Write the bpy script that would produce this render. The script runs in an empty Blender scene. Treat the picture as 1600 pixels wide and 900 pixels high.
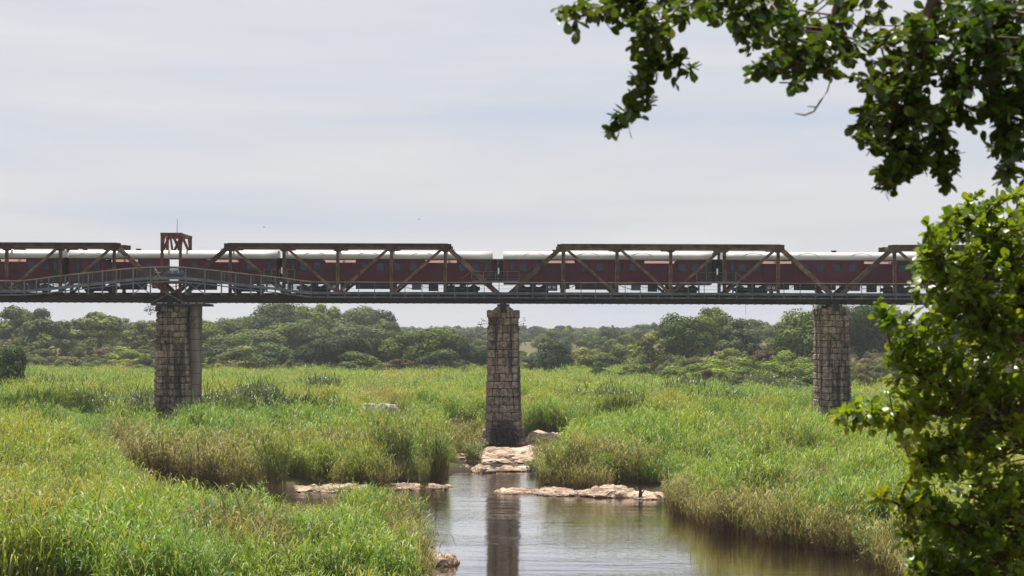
import bpy, bmesh, math, random
import numpy as np
from mathutils import Vector, Matrix, noise as mnoise

R = math.radians
rng = random.Random(11)
nr = np.random.default_rng(11)
scene = bpy.context.scene
COL = scene.collection

# ------------------------------------------------------------------ camera
EYE = 10.6            # eye height above the river
F = 3100.0            # focal length in photograph pixels (1600 wide)
YH = 530.0            # horizon row in the photograph
cd = bpy.data.cameras.new("camera")
cd.sensor_width = 36.0
cd.lens = 36.0 * F / 1600.0
cd.clip_start = 0.5
cd.clip_end = 20000.0
cd.dof.use_dof = True
cd.dof.focus_distance = 190.0
cd.dof.aperture_fstop = 9.0
cam = bpy.data.objects.new("camera", cd)
COL.objects.link(cam)
cam.location = (0, 0, EYE)
pitch = math.atan((YH - 450.0) / F)
cam.rotation_euler = (Matrix.Rotation(R(90) + pitch, 4, 'X') @ Matrix.Rotation(R(0.16), 4, 'Z')).to_euler()
scene.camera = cam

# ------------------------------------------------------------------ light
SUN_EL, SUN_AZ = R(69), R(-30)        # behind the bridge, a little to the left
w = bpy.data.worlds.new("World")
scene.world = w
w.use_nodes = True
nt = w.node_tree
nt.nodes.clear()
def N(tree, typ, **kw):
    n = tree.nodes.new(typ)
    for k, v in kw.items():
        if k == 'inp':
            for a, b in v.items():
                n.inputs[a].default_value = b
        else:
            setattr(n, k, v)
    return n
L = nt.links.new
sky = N(nt, 'ShaderNodeTexSky', sky_type='NISHITA', sun_disc=False, sun_elevation=SUN_EL,
        sun_rotation=SUN_AZ, air_density=1.0, dust_density=2.0, ozone_density=1.0)
tc = N(nt, 'ShaderNodeTexCoord')
mp = N(nt, 'ShaderNodeMapping', inp={'Scale': (2.6, 2.6, 21.0)})
n1 = N(nt, 'ShaderNodeTexNoise', inp={'Scale': 1.5, 'Detail': 5.0, 'Roughness': 0.5, 'Distortion': 0.3})
L(tc.outputs['Generated'], mp.inputs['Vector']); L(mp.outputs['Vector'], n1.inputs['Vector'])
rp = N(nt, 'ShaderNodeValToRGB')
e = rp.color_ramp.elements
e[0].position, e[0].color = 0.30, (5.5, 5.95, 6.95, 1)
e[1].position, e[1].color = 0.68, (7.25, 7.05, 7.25, 1)
m_ = e.new(0.48); m_.color = (6.4, 6.45, 6.9, 1)
L(n1.outputs['Fac'], rp.inputs['Fac'])
mx = N(nt, 'ShaderNodeMixRGB', inp={'Fac': 0.84})
L(sky.outputs[0], mx.inputs[1]); L(rp.outputs[0], mx.inputs[2])
bg = N(nt, 'ShaderNodeBackground', inp={'Strength': 0.069})
L(mx.outputs[0], bg.inputs[0])
wo = N(nt, 'ShaderNodeOutputWorld')
L(bg.outputs[0], wo.inputs[0])

sd = bpy.data.lights.new("sun", 'SUN')
sd.energy = 5.0
sd.angle = R(0.6)
sd.color = (1.0, 0.95, 0.86)
sun = bpy.data.objects.new("sun", sd)
COL.objects.link(sun)
to_sun = Vector((math.cos(SUN_EL) * math.sin(SUN_AZ), math.cos(SUN_EL) * math.cos(SUN_AZ), math.sin(SUN_EL)))
sun.rotation_euler = to_sun.to_track_quat('Z', 'Y').to_euler()
sun.location = (-40, 120, 120)

scene.view_settings.view_transform = 'Standard'
scene.view_settings.look = 'None'
scene.view_settings.exposure = 0.72
scene.view_settings.gamma = 1.0
scene.cycles.use_denoising = True
scene.cycles.max_bounces = 8
scene.cycles.transparent_max_bounces = 8
scene.cycles.caustics_reflective = False
scene.cycles.caustics_refractive = False

# ------------------------------------------------------------------ helpers
def sstep(a, b, x):
    t = np.clip((np.asarray(x, float) - a) / (b - a), 0, 1)
    return t * t * (3 - 2 * t)

def XP(px, Y): return (px - 800.0) / F * Y
def ZP(py, Y): return EYE + (YH - py) / F * Y
def at0(px, py, z=0.0):
    Y = (EYE - z) * F / (py - YH)
    return XP(px, Y), Y

def tag(o, label=None, cat=None, group=None, kind=None):
    if label: o['label'] = label
    if cat: o['category'] = cat
    if group: o['group'] = group
    if kind: o['kind'] = kind
    return o

class MB:
    def __init__(s): s.v = []; s.f = []; s.m = []; s.mi = 0
    def add(s, vs, fs):
        b = len(s.v); s.v += [tuple(v) for v in vs]
        s.f += [tuple(i + b for i in f) for f in fs]; s.m += [s.mi] * len(fs)
        return s
    def box(s, x0, x1, y0, y1, z0, z1):
        return s.add([(x0,y0,z0),(x1,y0,z0),(x1,y1,z0),(x0,y1,z0),(x0,y0,z1),(x1,y0,z1),(x1,y1,z1),(x0,y1,z1)],
                     [(0,3,2,1),(4,5,6,7),(0,1,5,4),(1,2,6,5),(2,3,7,6),(3,0,4,7)])
    def beam(s, p, q, wy, wn):
        """bar from p to q; wy = size across (mostly along Y), wn = size in the other direction"""
        p, q = Vector(p), Vector(q); d = (q - p).normalized()
        u = Vector((0, 1, 0))
        if abs(d.y) > 0.9: u = Vector((1, 0, 0))
        n = d.cross(u).normalized(); u = n.cross(d).normalized()
        u = u * wy / 2; n = n * wn / 2
        vs = [p-u-n, p+u-n, p+u+n, p-u+n, q-u-n, q+u-n, q+u+n, q-u+n]
        return s.add(vs, [(0,1,2,3),(7,6,5,4),(0,4,5,1),(1,5,6,2),(2,6,7,3),(3,7,4,0)])
    def tube(s, pts, rads, n=5, cap=True):
        pts = [Vector(p) for p in pts]
        if not hasattr(rads, '__len__'): rads = [rads] * len(pts)
        vs = []; fs = []
        ref = Vector((0.31, 0.2, 0.93))
        for i, p in enumerate(pts):
            d = (pts[min(i+1, len(pts)-1)] - pts[max(i-1, 0)])
            d = d.normalized() if d.length > 1e-9 else Vector((0, 0, 1))
            r_ = ref if abs(d.dot(ref)) < 0.95 else Vector((1, 0, 0))
            u = d.cross(r_).normalized(); v = d.cross(u)
            for k in range(n):
                a = 2 * math.pi * k / n
                vs.append(p + (u * math.cos(a) + v * math.sin(a)) * rads[i])
        for i in range(len(pts) - 1):
            for k in range(n):
                k2 = (k + 1) % n
                fs.append((i*n+k, i*n+k2, (i+1)*n+k2, (i+1)*n+k))
        if cap:
            fs.append(tuple(range(n-1, -1, -1))); fs.append(tuple((len(pts)-1)*n + k for k in range(n)))
        return s.add(vs, fs)
    def disc_y(s, cx, cy, cz, r, t, n=16):
        vs = []
        for y in (cy - t/2, cy + t/2):
            for k in range(n):
                a = 2*math.pi*k/n; vs.append((cx + r*math.cos(a), y, cz + r*math.sin(a)))
        fs = [tuple(range(n)), tuple(range(2*n-1, n-1, -1))]
        fs += [(k, k+n, (k+1) % n + n, (k+1) % n) for k in range(n)]
        return s.add(vs, fs)
    def mesh(s, name, org=(0,0,0), mats=(), smooth=False):
        me = bpy.data.meshes.new(name)
        o = Vector(org)
        me.from_pydata([tuple(Vector(v) - o) for v in s.v], [], s.f)
        for m in mats: me.materials.append(m)
        if len(mats) > 1: me.polygons.foreach_set('material_index', s.m)
        if smooth: me.polygons.foreach_set('use_smooth', [True] * len(me.polygons))
        me.update()
        return me

def link(name, me, parent=None):
    o = bpy.data.objects.new(name, me); COL.objects.link(o)
    if parent is not None: o.parent = parent
    return o
def part(name, mb, mat, root, smooth=False, org=None):
    """part of a thing: vertices given in world coordinates, stored relative to the thing"""
    base = org if org is not None else root.location
    return link(name, mb.mesh(name, base, [mat] if not isinstance(mat, (list, tuple)) else mat, smooth), root)
def empty(name, loc, label, cat, group=None):
    o = bpy.data.objects.new(name, None); COL.objects.link(o); o.location = loc
    o.empty_display_size = 0.5
    return tag(o, label, cat, group)
def np_mesh(name, V, Fc, mats=(), attrs=None, smooth=False, mi=None):
    """V (n,3); Fc list of (array of faces (m,k))"""
    me = bpy.data.meshes.new(name)
    V = np.asarray(V, np.float32)
    me.vertices.add(len(V)); me.vertices.foreach_set('co', V.ravel())
    loops = np.concatenate([f.ravel() for f in Fc]).astype(np.int32)
    tot = np.concatenate([np.full(len(f), f.shape[1]) for f in Fc]).astype(np.int32)
    me.loops.add(len(loops)); me.loops.foreach_set('vertex_index', loops)
    me.polygons.add(len(tot))
    me.polygons.foreach_set('loop_start', np.concatenate([[0], np.cumsum(tot)[:-1]]).astype(np.int32))
    for m in mats: me.materials.append(m)
    if mi is not None: me.polygons.foreach_set('material_index', np.asarray(mi, np.int32))
    if smooth: me.polygons.foreach_set('use_smooth', np.ones(len(tot), bool))
    me.update(calc_edges=True)
    for k, (arr, typ) in (attrs or {}).items():
        a = me.attributes.new(k, typ, 'POINT')
        a.data.foreach_set('value', np.asarray(arr).ravel())
    return me

# ------------------------------------------------------------------ materials
def new_mat(name):
    m = bpy.data.materials.new(name); m.use_nodes = True
    t = m.node_tree; t.nodes.clear()
    return m, t
def finish(t, shader):
    o = t.nodes.new('ShaderNodeOutputMaterial'); t.links.new(shader, o.inputs['Surface'])
def ramp(t, fac, stops):
    r = t.nodes.new('ShaderNodeValToRGB'); el = r.color_ramp.elements
    el[0].position, el[0].color = stops[0][0], (*stops[0][1], 1)
    el[1].position, el[1].color = stops[-1][0], (*stops[-1][1], 1)
    for p, c in stops[1:-1]:
        x = el.new(p); x.color = (*c, 1)
    t.links.new(fac, r.inputs['Fac'])
    return r.outputs['Color']
def wnoise(t, scale, detail=3, sc=(1,1,1), coord='Position', rough=0.55):
    if coord == 'Position':
        c = t.nodes.new('ShaderNodeNewGeometry').outputs['Position']
    else:
        c = t.nodes.new('ShaderNodeTexCoord').outputs['Object']
    mpn = t.nodes.new('ShaderNodeMapping'); mpn.inputs['Scale'].default_value = sc
    t.links.new(c, mpn.inputs['Vector'])
    n = t.nodes.new('ShaderNodeTexNoise'); n.inputs['Scale'].default_value = scale
    n.inputs['Detail'].default_value = detail; n.inputs['Roughness'].default_value = rough
    t.links.new(mpn.outputs['Vector'], n.inputs['Vector'])
    return n.outputs['Fac']
def mixc(t, fac, a, b, mode='MIX'):
    m = t.nodes.new('ShaderNodeMixRGB'); m.blend_type = mode
    if isinstance(fac, (int, float)): m.inputs[0].default_value = fac
    else: t.links.new(fac, m.inputs[0])
    for i, x in ((1, a), (2, b)):
        if isinstance(x, tuple): m.inputs[i].default_value = (*x, 1)
        else: t.links.new(x, m.inputs[i])
    return m.outputs[0]
def maprange(t, v, a, b, c=0.0, d=1.0):
    m = t.nodes.new('ShaderNodeMapRange')
    for i, x in zip(('From Min','From Max','To Min','To Max'), (a, b, c, d)): m.inputs[i].default_value = x
    t.links.new(v, m.inputs['Value']); return m.outputs[0]
def orandom(t): return t.nodes.new('ShaderNodeObjectInfo').outputs['Random']
def bump(t, h, strength, dist=0.05):
    b = t.nodes.new('ShaderNodeBump'); b.inputs['Strength'].default_value = strength
    b.inputs['Distance'].default_value = dist
    t.links.new(h, b.inputs['Height']); return b.outputs['Normal']
def pbsdf(t, col, rough=0.6, metal=0.0, spec=0.5, normal=None):
    p = t.nodes.new('ShaderNodeBsdfPrincipled')
    if isinstance(col, tuple): p.inputs['Base Color'].default_value = (*col, 1)
    else: t.links.new(col, p.inputs['Base Color'])
    if isinstance(rough, (int, float)): p.inputs['Roughness'].default_value = rough
    else: t.links.new(rough, p.inputs['Roughness'])
    p.inputs['Metallic'].default_value = metal
    p.inputs['Specular IOR Level'].default_value = spec
    if normal is not None: t.links.new(normal, p.inputs['Normal'])
    return p.outputs[0]
def simple(name, a, b, scale=2.0, rough=0.6, metal=0.0, spec=0.4, sc=(1,1,1), bmp=0.0, lo=0.35, hi=0.65, coord='Position'):
    m, t = new_mat(name)
    n = wnoise(t, scale, 5, sc, coord)
    c = ramp(t, n, [(lo, a), (hi, b)])
    nm = bump(t, wnoise(t, scale * 4, 3, sc, coord), bmp) if bmp else None
    finish(t, pbsdf(t, c, rough, metal, spec, nm))
    return m
def leaf_mat(name, cols, trans=0.35, rough=0.4, spec=0.5, nscale=0.15, hueobj=0.25, tcol=None, lobes=False):
    """foliage: cols dark..light picked by world noise and per-object random"""
    m, t = new_mat(name)
    n = wnoise(t, nscale, 3)
    n2 = wnoise(t, nscale * 9, 2)
    a = t.nodes.new('ShaderNodeMath'); a.operation = 'MULTIPLY_ADD'
    t.links.new(orandom(t), a.inputs[0]); a.inputs[1].default_value = hueobj; t.links.new(n, a.inputs[2])
    b = t.nodes.new('ShaderNodeMath'); b.operation = 'MULTIPLY_ADD'
    t.links.new(n2, b.inputs[0]); b.inputs[1].default_value = 0.4; t.links.new(a.outputs[0], b.inputs[2])
    f = maprange(t, b.outputs[0], 0.45 + hueobj * .2, 0.95 + hueobj * .8)
    k = len(cols)
    c = ramp(t, f, [(i / (k - 1), cc) for i, cc in enumerate(cols)])
    if lobes:       # random dark and light tint per lobe, painting in sun and shade contrast
        la = t.nodes.new('ShaderNodeAttribute'); la.attribute_name = 'lobe'
        k1 = ramp(t, la.outputs['Fac'], [(0.0, (0.54, 0.60, 0.61)), (0.5, (0.86, 0.88, 0.84)), (1.0, (1.28, 1.24, 1.0))])
        c = mixc(t, 1.0, c, k1, 'MULTIPLY')
    p = pbsdf(t, c, rough, 0, spec)
    tr = t.nodes.new('ShaderNodeBsdfTranslucent')
    tint = mixc(t, 1.0, c, tcol or (1.25, 1.2, 0.5), 'MULTIPLY')
    t.links.new(tint, tr.inputs['Color'])
    ms = t.nodes.new('ShaderNodeMixShader'); ms.inputs[0].default_value = trans
    t.links.new(p, ms.inputs[1]); t.links.new(tr.outputs[0], ms.inputs[2])
    finish(t, ms.outputs[0])
    return m

M = {}
M['rust'] = simple('rusty_steel', (0.026, 0.015, 0.013), (0.075, 0.040, 0.028), 0.9, 0.75, 0.0, 0.25, (1,1,1), 0.3)
M['rust_light'] = simple('rusty_steel_pale', (0.055, 0.033, 0.026), (0.21, 0.13, 0.085), 1.6, 0.7, 0.0, 0.3, (1,1,1), 0.3)
M['rust_olive'] = simple('rusty_steel_lichen', (0.032, 0.024, 0.018), (0.115, 0.082, 0.05), 1.3, 0.8, 0.0, 0.2, (1,1,1), 0.3)
M['rust_red'] = simple('red_oxide_steel', (0.06, 0.020, 0.016), (0.15, 0.045, 0.03), 1.4, 0.7, 0.0, 0.3, (1,1,1), 0.2)
M['girder'] = simple('dark_girder', (0.018, 0.015, 0.016), (0.065, 0.046, 0.040), 0.8, 0.75, 0.0, 0.3, (0.5,1,3), 0.2)
M['grey_steel'] = simple('grey_painted_steel', (0.060, 0.068, 0.084), (0.13, 0.14, 0.165), 1.5, 0.5, 0.2, 0.4)
M['dark_steel'] = simple('dark_steel', (0.012, 0.013, 0.016), (0.04, 0.04, 0.045), 2.0, 0.6, 0.2, 0.4)
M['walk_grey'] = simple('pale_grey_painted_steel', (0.085, 0.098, 0.12), (0.17, 0.185, 0.215), 1.5, 0.5, 0.2, 0.4)
M['wood_rail'] = simple('weathered_handrail', (0.22, 0.13, 0.09), (0.40, 0.27, 0.19), 2.0, 0.55, 0.0, 0.4, (0.4,1,1))
M['deck_wood'] = simple('weathered_deck', (0.035, 0.031, 0.031), (0.085, 0.075, 0.068), 2.0, 0.8, 0.0, 0.3, (0.3,1,1))
M['coach'] = simple('maroon_paint', (0.072, 0.013, 0.022), (0.096, 0.018, 0.028), 0.4, 0.45, 0.0, 0.22, (1,1,2.5))
M['coach_panel'] = simple('maroon_panel_paint', (0.064, 0.014, 0.021), (0.084, 0.019, 0.026), 0.6, 0.5, 0.0, 0.22, (1,1,1))
M['coach_trim'] = simple('dark_maroon_trim', (0.018, 0.007, 0.009), (0.03, 0.011, 0.013), 1.0, 0.5)
M['roof'] = simple('cream_roof_paint', (0.44, 0.415, 0.385), (0.62, 0.595, 0.56), 0.7, 0.42, 0.0, 0.5, (0.5,1,2.0), 0.0, 0.3, 0.7)
M['roof_line'] = simple('roof_gutter', (0.20, 0.15, 0.12), (0.30, 0.24, 0.2), 2.0, 0.6)
M['glass'] = simple('dark_window_glass', (0.020, 0.032, 0.052), (0.034, 0.050, 0.078), 0.5, 0.15, 0.0, 0.3)
M['interior'] = simple('coach_interior', (0.10, 0.06, 0.045), (0.14, 0.09, 0.06), 1.0, 0.7)
M['under'] = simple('underframe_black', (0.014, 0.015, 0.018), (0.04, 0.038, 0.038), 2.0, 0.65, 0.1, 0.3)
M['equip'] = simple('equipment_grey', (0.07, 0.08, 0.095), (0.11, 0.12, 0.14), 1.5, 0.55, 0.1, 0.4)
M['white'] = simple('white_paint', (0.70, 0.70, 0.68), (0.80, 0.80, 0.78), 2.0, 0.5)
M['red_dot'] = simple('red_marking', (0.45, 0.06, 0.05), (0.5, 0.08, 0.07), 2.0, 0.5)
M['concrete'] = simple('weathered_concrete', (0.15, 0.125, 0.105), (0.30, 0.265, 0.225), 0.7, 0.85, 0.0, 0.2, (1.5,1.5,0.25), 0.25)
M['cushion'] = simple('grey_blue_cushion', (0.14, 0.14, 0.22), (0.2, 0.2, 0.3), 2.0, 0.9, 0.0, 0.2)
M['bark'] = simple('grey_brown_bark', (0.035, 0.026, 0.020), (0.10, 0.078, 0.060), 3.0, 0.9, 0.0, 0.15, (1,1,0.4), 0.4)
M['twig'] = simple('reddish_twig_bark', (0.055, 0.032, 0.022), (0.15, 0.09, 0.06), 9.0, 0.7, 0.0, 0.3, (1,1,1), 0.2)
M['dead_twig'] = simple('bleached_dead_wood', (0.26, 0.23, 0.20), (0.42, 0.38, 0.34), 12.0, 0.8)
M['debris'] = simple('flood_debris_sticks', (0.022, 0.016, 0.013), (0.13, 0.09, 0.065), 3.0, 0.9)
def sky_sheet():  # translucent sheet added so the see-through strips glow pink like tinted sky
    m, t = new_mat('pink_sky_sheet')
    tr = t.nodes.new('ShaderNodeBsdfTranslucent'); tr.inputs['Color'].default_value = (0.92, 0.70, 0.68, 1)
    df = t.nodes.new('ShaderNodeBsdfDiffuse'); df.inputs['Color'].default_value = (0.8, 0.58, 0.55, 1)
    ms = t.nodes.new('ShaderNodeMixShader'); ms.inputs[0].default_value = 0.75
    t.links.new(df.outputs[0], ms.inputs[1]); t.links.new(tr.outputs[0], ms.inputs[2])
    finish(t, ms.outputs[0]); return m
M['sky_sheet'] = sky_sheet()
def stone(name, dark, mid, light, stain_sc):
    m, t = new_mat(name)
    rnd = orandom(t)
    base = ramp(t, rnd, [(0.0, dark), (0.35, mid), (0.75, light), (1.0, mid)])
    g = wnoise(t, 2.2, 6, (1,1,1.2), rough=0.7)
    base = mixc(t, maprange(t, g, 0.42, 0.62, 0.0, 0.8), base, (0.055, 0.038, 0.031))
    st = wnoise(t, 1.0, 4, stain_sc, rough=0.6)       # long dark water stains
    base = mixc(t, maprange(t, st, 0.50, 0.60, 0.0, 0.88), base, (0.030, 0.024, 0.021))
    li = wnoise(t, 3.3, 5, (1,1,1))
    base = mixc(t, maprange(t, li, 0.62, 0.74, 0.0, 0.7), base, (0.36, 0.31, 0.27))
    nm = bump(t, wnoise(t, 5.0, 6, (1,1,1), rough=0.7), 0.7, 0.08)
    finish(t, pbsdf(t, base, 0.9, 0, 0.2, nm))
    return m
M['stone'] = stone('brown_pier_stone', (0.21,0.155,0.118), (0.33,0.250,0.190), (0.44,0.340,0.265), (1.3,1.3,0.09))
M['mortar'] = simple('dark_joint_mortar', (0.022, 0.017, 0.014), (0.06, 0.046, 0.038), 2.0, 0.95, 0.0, 0.1)
def rockmat():
    m, t = new_mat('pink_granite')
    a = wnoise(t, 0.8, 6, (1,1,2.5), rough=0.65)
    c = ramp(t, a, [(0.28, (0.17,0.11,0.075)), (0.45, (0.36,0.26,0.185)), (0.6, (0.47,0.36,0.27)), (0.75, (0.56,0.48,0.40))])
    z = t.nodes.new('ShaderNodeSeparateXYZ'); t.links.new(t.nodes.new('ShaderNodeNewGeometry').outputs['Position'], z.inputs[0])
    wet = maprange(t, z.outputs['Z'], 0.03, 0.13, 1.0, 0.0)   # wet band at the waterline
    c = mixc(t, wet, c, (0.13, 0.075, 0.05))
    vo = t.nodes.new('ShaderNodeTexVoronoi'); vo.feature = 'DISTANCE_TO_EDGE'; vo.inputs['Scale'].default_value = 0.55
    mpv = t.nodes.new('ShaderNodeMapping'); mpv.inputs['Scale'].default_value = (0.7, 1.0, 2.6)
    t.links.new(t.nodes.new('ShaderNodeNewGeometry').outputs['Position'], mpv.inputs['Vector']); t.links.new(mpv.outputs[0], vo.inputs['Vector'])
    c = mixc(t, maprange(t, vo.outputs['Distance'], 0.0, 0.07, 0.75, 0.0), c, (0.10, 0.07, 0.05))
    k = wnoise(t, 2.5, 5, (0.5,0.5,3), rough=0.7)
    c = mixc(t, maprange(t, k, 0.60, 0.70, 0.0, 0.7), c, (0.07, 0.05, 0.04))
    nm = bump(t, wnoise(t, 4.0, 6, (1,1,2), rough=0.7), 0.8, 0.12)
    finish(t, pbsdf(t, c, 0.8, 0, 0.25, nm)); return m
M['rock'] = rockmat()
M['pale_rock'] = simple('pale_granite', (0.26, 0.21, 0.17), (0.50, 0.45, 0.39), 1.2, 0.85, 0, 0.2, (1,1,2), 0.4)
def ground_mat():
    m, t = new_mat('river_soil')
    a = wnoise(t, 0.12, 5); b = wnoise(t, 1.2, 5)
    c = ramp(t, a, [(0.3, (0.05,0.065,0.02)), (0.5, (0.09,0.09,0.034)), (0.7, (0.15,0.12,0.06))])
    c = mixc(t, maprange(t, b, 0.4, 0.7, 0.0, 0.6), c, (0.085, 0.06, 0.035))
    z = t.nodes.new('ShaderNodeSeparateXYZ'); t.links.new(t.nodes.new('ShaderNodeNewGeometry').outputs['Position'], z.inputs[0])
    c = mixc(t, maprange(t, z.outputs['Z'], 0.1, 0.6, 1.0, 0.0), c, (0.030, 0.021, 0.014))
    finish(t, pbsdf(t, c, 0.95, 0, 0.1, bump(t, wnoise(t, 2.5, 5), 0.6, 0.2))); return m
M['ground'] = ground_mat()
def water_mat():
    m, t = new_mat('muddy_river_water')
    w1 = wnoise(t, 1.0, 4, (0.22, 0.85, 1), rough=0.6)
    w2 = wnoise(t, 1.0, 2, (0.05, 0.16, 1))
    w3 = wnoise(t, 1.0, 3, (2.2, 4.5, 1))
    patch = maprange(t, wnoise(t, 1.0, 3, (0.03, 0.09, 1)), 0.38, 0.65, 0.25, 1.0)
    ps = t.nodes.new('ShaderNodeSeparateXYZ'); t.links.new(t.nodes.new('ShaderNodeNewGeometry').outputs['Position'], ps.inputs[0])
    rapid = maprange(t, ps.outputs['Y'], 100.0, 145.0, 0.60, 2.2)      # livelier below the rapid
    pm = t.nodes.new('ShaderNodeMath'); pm.operation = 'MULTIPLY'; t.links.new(patch, pm.inputs[0]); t.links.new(rapid, pm.inputs[1]); patch = pm.outputs[0]
    s1 = t.nodes.new('ShaderNodeMath'); s1.operation = 'MULTIPLY_ADD'
    t.links.new(w3, s1.inputs[0]); s1.inputs[1].default_value = 0.22; t.links.new(w1, s1.inputs[2])
    s2 = t.nodes.new('ShaderNodeMath'); s2.operation = 'MULTIPLY'
    t.links.new(s1.outputs[0], s2.inputs[0]); t.links.new(patch, s2.inputs[1])
    s3 = t.nodes.new('ShaderNodeMath'); s3.operation = 'MULTIPLY_ADD'
    t.links.new(w2, s3.inputs[0]); s3.inputs[1].default_value = 0.12; t.links.new(s2.outputs[0], s3.inputs[2])
    nm = bump(t, s3.outputs[0], 0.24, 0.2)
    df = t.nodes.new('ShaderNodeBsdfDiffuse'); df.inputs['Color'].default_value = (0.10, 0.062, 0.038, 1)
    gl = t.nodes.new('ShaderNodeBsdfGlossy'); gl.inputs['Roughness'].default_value = 0.05; gl.inputs['Color'].default_value = (0.98, 0.97, 0.96, 1)
    t.links.new(nm, gl.inputs['Normal'])
    lw = t.nodes.new('ShaderNodeLayerWeight'); lw.inputs['Blend'].default_value = 0.5
    ms = t.nodes.new('ShaderNodeMixShader'); t.links.new(maprange(t, lw.outputs['Facing'], 0.68, 0.90, 0.25, 0.97), ms.inputs[0])
    t.links.new(df.outputs[0], ms.inputs[1]); t.links.new(gl.outputs[0], ms.inputs[2])
    finish(t, ms.outputs[0]); return m
M['water'] = water_mat()
M['foam'] = simple('white_water_foam', (0.55, 0.53, 0.50), (0.82, 0.81, 0.79), 2.0, 0.6, 0, 0.3, (1,3,1), 0.5)

# foliage
M['tree_dark'] = leaf_mat('dark_green_foliage', [(0.014,0.028,0.008), (0.040,0.072,0.014), (0.110,0.155,0.024)], 0.10, 0.65, 0.10, 0.08, 0.6, lobes=True)
M['tree_mid'] = leaf_mat('mid_green_foliage', [(0.024,0.046,0.012), (0.078,0.120,0.022), (0.200,0.240,0.040)], 0.10, 0.65, 0.10, 0.08, 0.6, lobes=True)
M['tree_olive'] = leaf_mat('olive_foliage', [(0.050,0.072,0.016), (0.120,0.145,0.030), (0.215,0.225,0.050)], 0.10, 0.65, 0.10, 0.08, 0.6, lobes=True)
M['tree_grey'] = leaf_mat('grey_green_foliage', [(0.040,0.060,0.024), (0.090,0.115,0.040), (0.165,0.180,0.065)], 0.10, 0.65, 0.10, 0.08, 0.6, lobes=True)
M['bush_green'] = leaf_mat('fresh_bush_foliage', [(0.085,0.130,0.018), (0.175,0.235,0.030), (0.270,0.300,0.045)], 0.10, 0.65, 0.10, 0.2, 0.25, lobes=True)
M['bush_dry'] = leaf_mat('dry_bush_foliage', [(0.08,0.068,0.028), (0.14,0.115,0.045), (0.18,0.155,0.065)], 0.10, 0.65, 0.10, 0.2, 0.3, lobes=True)
M['bush_dead'] = leaf_mat('dead_brown_foliage', [(0.06,0.042,0.022), (0.11,0.080,0.042), (0.15,0.115,0.062)], 0.1, 0.8, 0.1, 0.3, 0.3)

def reed_mat(name, green, basecol, gloss=0.5, dryness=0.5):
    m, t = new_mat(name)
    n = wnoise(t, 0.045, 4, (1, 0.6, 1), rough=0.65); n2 = wnoise(t, 0.4, 3, (1, 0.7, 1))
    a = t.nodes.new('ShaderNodeMath'); a.operation = 'MULTIPLY_ADD'
    t.links.new(orandom(t), a.inputs[0]); a.inputs[1].default_value = 0.22; t.links.new(n, a.inputs[2])
    b = t.nodes.new('ShaderNodeMath'); b.operation = 'MULTIPLY_ADD'
    t.links.new(n2, b.inputs[0]); b.inputs[1].default_value = 0.35; t.links.new(a.outputs[0], b.inputs[2])
    k = len(green)
    c = ramp(t, maprange(t, b.outputs[0], 0.58, 1.0), [(i / (k-1), g) for i, g in enumerate(green)])
    at = t.nodes.new('ShaderNodeAttribute'); at.attribute_name = 'leafrand'
    lr = at.outputs['Fac']
    c = mixc(t, maprange(t, lr, 0.62, 0.66, 0.0, 0.55), c, mixc(t, 0.35, c, (0.62, 0.66, 0.25)))
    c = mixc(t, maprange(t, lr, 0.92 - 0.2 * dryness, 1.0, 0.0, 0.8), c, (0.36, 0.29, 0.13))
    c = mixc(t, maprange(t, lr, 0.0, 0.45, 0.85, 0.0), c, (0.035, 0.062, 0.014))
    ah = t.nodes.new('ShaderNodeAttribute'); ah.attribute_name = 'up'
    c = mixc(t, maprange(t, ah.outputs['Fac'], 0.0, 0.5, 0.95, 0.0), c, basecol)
    p = pbsdf(t, c, gloss, 0, 0.25)
    tr = t.nodes.new('ShaderNodeBsdfTranslucent')
    t.links.new(mixc(t, 1.0, c, (1.3, 1.25, 0.5), 'MULTIPLY'), tr.inputs['Color'])
    ms = t.nodes.new('ShaderNodeMixShader'); ms.inputs[0].default_value = 0.32
    t.links.new(p, ms.inputs[1]); t.links.new(tr.outputs[0], ms.inputs[2])
    finish(t, ms.outputs[0]); return m
GREENS = [(0.090,0.200,0.034), (0.150,0.275,0.030), (0.215,0.315,0.026), (0.300,0.330,0.030), (0.310,0.260,0.055)]
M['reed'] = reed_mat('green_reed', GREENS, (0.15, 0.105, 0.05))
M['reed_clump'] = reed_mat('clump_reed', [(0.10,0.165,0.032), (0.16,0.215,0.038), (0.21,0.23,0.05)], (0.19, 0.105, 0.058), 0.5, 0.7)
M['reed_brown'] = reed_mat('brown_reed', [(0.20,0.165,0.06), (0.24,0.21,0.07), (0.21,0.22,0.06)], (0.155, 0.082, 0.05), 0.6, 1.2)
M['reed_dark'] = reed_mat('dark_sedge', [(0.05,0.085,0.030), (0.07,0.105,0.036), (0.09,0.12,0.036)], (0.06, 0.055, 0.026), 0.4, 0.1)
M['leaf_over'] = leaf_mat('overhanging_leaf', [(0.016,0.036,0.009), (0.029,0.058,0.011), (0.050,0.090,0.016), (0.085,0.10,0.018)], 0.30, 0.42, 0.4, 2.0, 0.4, (1.7, 1.7, 0.45))
M['leaf_bush'] = leaf_mat('glossy_bush_leaf', [(0.026,0.060,0.008), (0.062,0.116,0.013), (0.140,0.195,0.020), (0.26,0.26,0.03)], 0.42, 0.36, 0.45, 2.0, 0.4, (1.9, 1.8, 0.4))

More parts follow.
